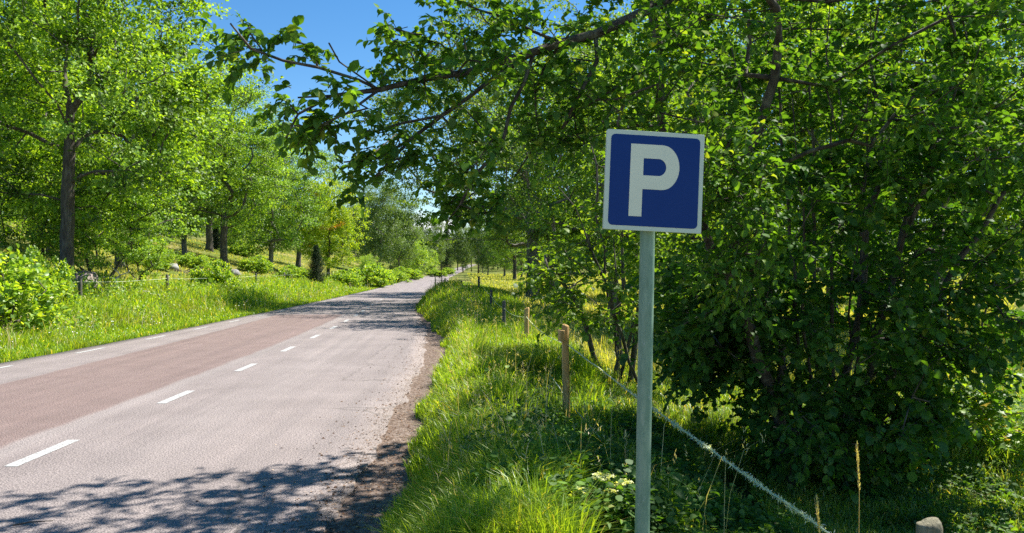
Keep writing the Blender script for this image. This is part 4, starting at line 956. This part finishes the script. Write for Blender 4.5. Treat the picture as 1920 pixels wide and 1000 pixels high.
def right_fence():
    rng = np.random.RandomState(4)
    root = empty('wire_fence', (.53, 7.27, float(H(.53, 7.27)))); b = np.array(root.location)
    spec = [(np.array([1.55, 2.80]), .68, .046, 'wood_old', True), (np.array([.53, 7.27]), 1.09, .036, 'wood_fresh', False), (np.array([.29, 15.0]), .87, .05, 'wood_fresh', False),
            (np.array([-.2, 18.2]), .88, .045, 'wood_dark', False), (np.array([-.75, 26]), .95, .05, 'wood_dark', False), (np.array([-1.55, 35]), 1.0, .055, 'wood_dark', False),
            (np.array([-3.1, 46]), 1.0, .06, 'wood_dark', False), (np.array([-5.2, 58]), 1.05, .06, 'wood_dark', False), (np.array([-7.4, 72]), 1.05, .06, 'wood_dark', False)]
    tops = []
    for i, (xy, zt, r, mt, rt) in enumerate(spec):
        gz = float(H(xy[0], xy[1])); h = max(zt-gz, .75)
        p = link('post', post_mesh(h, r, rng, rt), M[mt], root); p.location = (float(xy[0]-b[0]), float(xy[1]-b[1]), gz-b[2])
        p.rotation_euler = (rng.randn()*.02, rng.randn()*.02, 0); tops.append(np.array([xy[0], xy[1], gz+h]))
        if i == 0: p['label'] = 'thick weathered post with sawn rounded top at the bottom edge'
        if i == 1:
            p['label'] = 'fresh round post carrying a small wooden plate'; p.rotation_euler = (0, math.radians(-.6), 0)
            g = Geo(); box(g, (-.065, -.055, h-.155), (-.02, .045, h-.045)); pl = link('marker_plate', g.mesh('marker_plate'), M['wood_fresh'], p)
            bv = pl.modifiers.new('bevel', 'BEVEL'); bv.width = .004; bv.segments = 2; pl.rotation_euler = (0, 0, math.radians(12))
    # upper rope with downy fluff
    A = [np.array([1.53, 2.80, .40]), np.array([.545, 7.235, .90])]
    pts = [A[0], A[1]]+[t_+np.array([0, -.05, -.17]) for t_ in tops[2:]]
    g = Geo()
    for a, c_ in zip(pts[:-1], pts[1:]): tube(g, catenary(a, c_, .02 if c_[1] < 10 else .07, 22, rng, .002), [.0045 if c_[1] < 10 else .005]*22, 6)
    n = 5200; t = rng.rand(n); P = A[0]*(1-t)[:, None]+A[1]*t[:, None]; P[:, 2] -= 4*t*(1-t)*.02
    dens = .25+fbm(t*24, t*0+2)*1.1; k = rng.rand(n) < dens*np.clip(2.2-3*t, .08, 1); P, t = P[k], t[k]; n = len(P); dd = rng.randn(n, 3)
    V, T = leaves(P+rng.randn(n, 3)*.005, dd, rng.randn(n, 3), rng.uniform(.008, .026, n)*(.5+fbm(t*40, t*0+6)), 'slim'); g.add(V-0, T)
    me = g.mesh('rope'); me.transform(Matrix.Translation([-float(v) for v in b])); link('rope', me, M['rope'], root)
    g = Geo(); lo = [np.array([1.35, 2.85, -.12]), np.array([.545, 7.23, .36])]+[t_+np.array([0, -.05, -.6]) for t_ in tops[2:6]]
    for a, c_ in zip(lo[:-1], lo[1:]): tube(g, catenary(a, c_, .02, 16, rng, .003), [.0022 if c_[1] < 10 else .004]*16, 5)
    me = g.mesh('wire'); me.transform(Matrix.Translation([-float(v) for v in b])); link('wire', me, M['wire'], root)
    tag(root, 'wire fence with wooden posts and a fluffy white rope on the right verge', 'fence')
right_fence()
def left_fence():
    rng = np.random.RandomState(14); y = [13.5, 17.5, 22, 30, 38, 45, 54, 64, 75, 88, 104]; root = empty('wire_fence', (float(I(FL, 22)), 22, float(H(I(FL, 22), 22)))); b = np.array(root.location)
    tops = []
    for yy in y:
        x = float(I(FL, yy)); gz = float(H(x, yy)); h = 1.08 if yy < 60 else 1.2
        p = link('post', post_mesh(h, .055 if yy < 60 else .07, rng, False, 10), M['wood_dark'], root); p.location = (x-b[0], yy-b[1], gz-b[2]); p.rotation_euler = (rng.randn()*.03, rng.randn()*.03, 0)
        tops.append(np.array([x, yy-.06, gz+h]))
    for dz in (.15, .62):
        g = Geo()
        for a, c_ in zip(tops[:-1], tops[1:]): tube(g, catenary(a-[0, 0, dz], c_-[0, 0, dz], .05, 12, rng, .004), [.0065]*12, 5)
        me = g.mesh('wire'); me.transform(Matrix.Translation([-float(v) for v in b])); link('wire', me, M['rope'], root)
    tag(root, 'pasture fence of dark posts and pale wire along the left verge', 'fence')
left_fence()

# ------------------------------------------------------------------ boulders, dead wood, flowers
def rock(name, loc, s, seed, m, label, group):
    rng = np.random.RandomState(seed); import bmesh
    bm = bmesh.new(); bmesh.ops.create_icosphere(bm, subdivisions=4, radius=1)
    pl = unit(rng.randn(9, 3)); pd = rng.uniform(.6, .95, 9)
    for v in bm.verts:
        p = np.array(v.co); 
        for a, d_ in zip(pl, pd):
            e_ = p@a-d_
            if e_ > 0: p = p-a*e_*.9
        n_ = fbm(p[0]*3+seed, p[1]*3+p[2]*2.3)-.5; p = p*(1+n_*.16); v.co = Vector((p*np.array(s)).tolist())
    me = bpy.data.meshes.new(name); bm.to_mesh(me); bm.free(); me.polygons.foreach_set('use_smooth', np.ones(len(me.polygons), bool))
    o = link(name, me, m); o.location = [float(v) for v in loc]; o.rotation_euler = (0, 0, rng.rand()*6); tag(o, label, 'boulder', group)
M['rock'] = solid('rock', [(.3, (.16, .13, .115)), (.5, (.32, .25, .22)), (.7, (.46, .38, .34))], 3, .9, .8, bs=12)
M['rock_grey'] = solid('rock_grey', [(.3, (.13, .13, .12)), (.5, (.28, .27, .25)), (.7, (.45, .44, .41))], 3, .9, .8, bs=12)
GR = 'boulders in the pasture'
rock('boulder', gp(150, 25.5, .3), (.85, .7, .62), 1, M['rock'], 'large pinkish brown boulder just right of the forked oak trunk', GR)
rock('boulder', gp(180, 25.8, .1), (.6, .5, .35), 2, M['rock'], 'smaller brown boulder below the small multi-stemmed tree', GR)
rock('boulder', gp(212, 27.0, .12), (.55, .5, .36), 3, M['rock_grey'], 'grey boulder beside the small multi-stemmed tree, under the dead branch', GR)
rock('boulder', gp(242, 28.5, .05), (.45, .4, .28), 4, M['rock_grey'], 'grey stone at the right end of the boulder heap', GR)
rock('boulder', gp(318, 46, .1), (.7, .5, .4), 5, M['rock_grey'], 'dark stone lying in the pasture grass behind the first fence posts', GR)
rock('boulder', gp(440, 54, .1), (.6, .5, .35), 6, M['rock_grey'], 'pale stone in the pasture right of the leaning slender trunk', GR)
rock('boulder', gp(425, 40, .15), (.55, .4, .4), 7, M['rock'], 'brownish stone behind the left fence wire', GR)
def dead_branch():
    rng = np.random.RandomState(3); b = gp(228, 26.5, .25); g = Geo(); sk = Skel()
    a = sk.line([(0, 0, 0), (-.15, 0, .3), (-.25, .1, .55), (-.1, .1, .75), (-.35, 0, .95)], -1, .12, rng, .02)
    sk.line([(.1, 0, .75), (.3, 0, .9)], a[5], .12, rng, .02); sk.line([(.3, 0, .05), (.8, .1, .1), (1.3, 0, .0)], a[0], .12, rng, .02)
    sk.line([(-.5, 0, .6), (-.8, .1, .62)], a[4], .12, rng, .02); sk.build(g, .06, .02, 1)
    o = link('dead_branch', g.mesh('dead_branch', True), solid('dead_wood', [(.3, (.4, .38, .34)), (.7, (.7, .68, .62))], 6, .9, .4)); o.location = [float(v) for v in b]
    tag(o, 'bleached dead branch lying over the grey boulders', 'dead branch')
    g = Geo(); rr = np.random.RandomState(5); b = gp(362, 46, .1)
    for k in range(26): 
        a = rr.rand()*6.28; p = rr.randn(3)*[.7, .5, .1]; l = rr.uniform(.6, 1.4); tube(g, [p, p+[math.cos(a)*l*.5, math.sin(a)*l*.5, .25], p+[math.cos(a)*l, math.sin(a)*l, .2*rr.rand()]], [.035, .025, .01], 5)
    o = link('brushwood_pile', g.mesh('brushwood_pile', True), M['bark']); o.location = [float(v) for v in b]; tag(o, 'dark heap of cut branches in the pasture under the oaks', 'brushwood')
dead_branch()
def stick_litter():
    g = Geo(); P = np.array([(0, 0, .012), (.08, .05, .016), (.2, .09, .012)]); tube(g, P, [.006, .005, .003], 6)
    o = link('stick', g.mesh('stick', True), M['bark']); o.location = (-3.15, 4.72, .002); tag(o, 'thin broken stick lying on the asphalt at the bottom edge', 'stick')
stick_litter()

M['umbel'] = leafmat('umbel', [(0, (0.350, 0.420, 0.160)), (.6, (0.600, 0.620, 0.340)), (1, (0.780, 0.760, 0.550))], .35, .03, .6)
M['stem'] = leafmat('stem', [(0, (0.140, 0.220, 0.060)), (1, (0.200, 0.280, 0.080))], .3, .05, .5)
def umbel_plant():
    rng = np.random.RandomState(31); root = empty('umbel_plant', (0, 0, 0)); g = Geo(); heads = [((0, 0, .8), .056), ((.10, .02, .75), .04), ((-.09, -.03, .71), .046), ((.05, .06, .66), .034), ((-.06, -.05, .6), .034)]
    tube(g, [(0, 0, -.05), (.012, 0, .3), (0, .008, .58), (0, 0, .78)], [.0045, .004, .003, .0022], 6)
    for (p, r), z0 in zip(heads[1:], (.5, .52, .46, .4)): tube(g, [(0, 0, z0), (p[0]*.6, p[1]*.6, z0+(p[2]-z0)*.55), (p[0], p[1], p[2]-.02)], [.0022, .002, .0018], 5)
    hp = []
    for p, r in heads:
        for k in range(16):
            a = k*2.4; q = math.sqrt((k+.5)/16)*r; tip = np.array([p[0]+q*math.cos(a), p[1]+q*math.sin(a), p[2]+.012*(1-(q/r)**2)]); tube(g, [(p[0], p[1], p[2]-.025), tip], [.0009, .0007], 3)
            hp.append(tip+rng.randn(14, 3)*[.006, .006, .0025])
    link('stalk', g.mesh('stalk', True), M['stem'], root)
    hp = np.concatenate(hp); V, T = leaves(hp, rng.randn(len(hp), 3), unit(rng.randn(len(hp), 3)*.4+[0, 0, 1]), rng.uniform(.008, .014, len(hp)), 'round'); link('flower_head', trimesh('flower_head', V, T), M['umbel'], root)
    n = 26; a = rng.rand(n)*6.28; zz = rng.uniform(.12, .45, n); D = np.stack([np.cos(a), np.sin(a), .1*np.ones(n)], 1); P = D*[.05, .05, 0]*rng.rand(n, 1)*2+np.stack([0*zz, 0*zz, zz], 1)
    V, T = leaves(P, D, unit(rng.randn(n, 3)*.3+[0, 0, 1]), rng.uniform(.04, .07, n), 'ovate'); link('foliage', trimesh('foliage', V, T), M['leaf_herb'], root); return root
up_ = umbel_plant(); GU = 'pale umbel flowers in the right verge'
ump = [(1130, 893, 3.7, 1.0, 'pale green umbel plant with several heads left of the sign post at the bottom'), (1150, 912, 4.0, .8, 'smaller umbel plant half hidden by the sign post'),
       (1016, 808, 5.6, .62, 'single pale umbel flower left of the round post foot'), (1024, 787, 6.2, .6, 'small umbel flower beside the foot of the fresh post'), (957, 748, 7.0, .7, 'white umbel flower in the sunlit patch of ground elder'),
       (936, 918, 4.3, .7, 'faint umbel flower at the bottom in the deep green left of the post'), (983, 736, 7.8, .6, 'umbel flower above the ground elder, highest of the group'), (1035, 765, 7.0, .55, 'umbel flower nearest to the fence post with the plate')]
for i, (px, py, d, s, lab) in enumerate(ump):
    tp = at(px, py, d); x, y = tp[0], tp[1]; gz = float(H(x, y)); sz = max((tp[2]-gz)/.8, .35)
    if i == 0: place(up_, (x, y, gz), 0, s, sz, lab, 'flower', GU)
    else: dup(up_, (x, y, gz), i*1.3, s, lab, GU, sz)
def grass_stalk():
    rng = np.random.RandomState(32); root = empty('seed_grass', (0, 0, 0)); g = Geo(); P = np.array([(0, 0, -.03), (.01, 0, .4), (.0, 0, .8), (-.02, .01, 1.0)]); tube(g, P, [.0022, .002, .0014, .0008], 5); link('stalk', g.mesh('stalk', True), M['straw'], root)
    n = 130; z = rng.uniform(.8, 1.0, n); a = rng.rand(n)*6.28; D = np.stack([np.cos(a)*.35, np.sin(a)*.35, np.ones(n)], 1); Pp = np.stack([np.interp(z, [.8, 1], [0, -.02]), z*0, z], 1)
    V, T = leaves(Pp, D, rng.randn(n, 3), rng.uniform(.012, .022, n)*1.2, 'slim'); link('seed_head', trimesh('seed_head', V, T), M['straw'], root); return root
gs = grass_stalk(); GS = 'tall straw coloured grass stalks'
for i, (px, py, d, sz, rz, tilt, lab) in enumerate([(1600, 832, 3.3, None, 0, (.02, .02), 'tall pale seeding grass stalk standing in front of the hazel'), (1552, 888, 3.2, None, 1, (0, -.28), 'leaning grass stalk left of the tall pale one'),
        (900, 860, 4.6, None, 2, (.1, .1), 'nodding grass head in the dark ground elder'), (1240, 905, 4.2, None, 3, (.05, .2), 'thin grass stalk right of the sign post'), (826, 870, 4.8, None, 4, (0, -.15), 'seeding grass stalk at the left edge of the ground elder')]):
    tp = at(px, py, d); gz = float(H(tp[0], tp[1])); s = tp[2]-gz
    if i == 0: o = place(gs, (tp[0], tp[1], gz), rz, .85, s, lab, 'grass stalk', GS)
    else: o = dup(gs, (tp[0], tp[1], gz), rz, .8, lab, GS, s)
    o.rotation_euler = (tilt[0], tilt[1], rz)
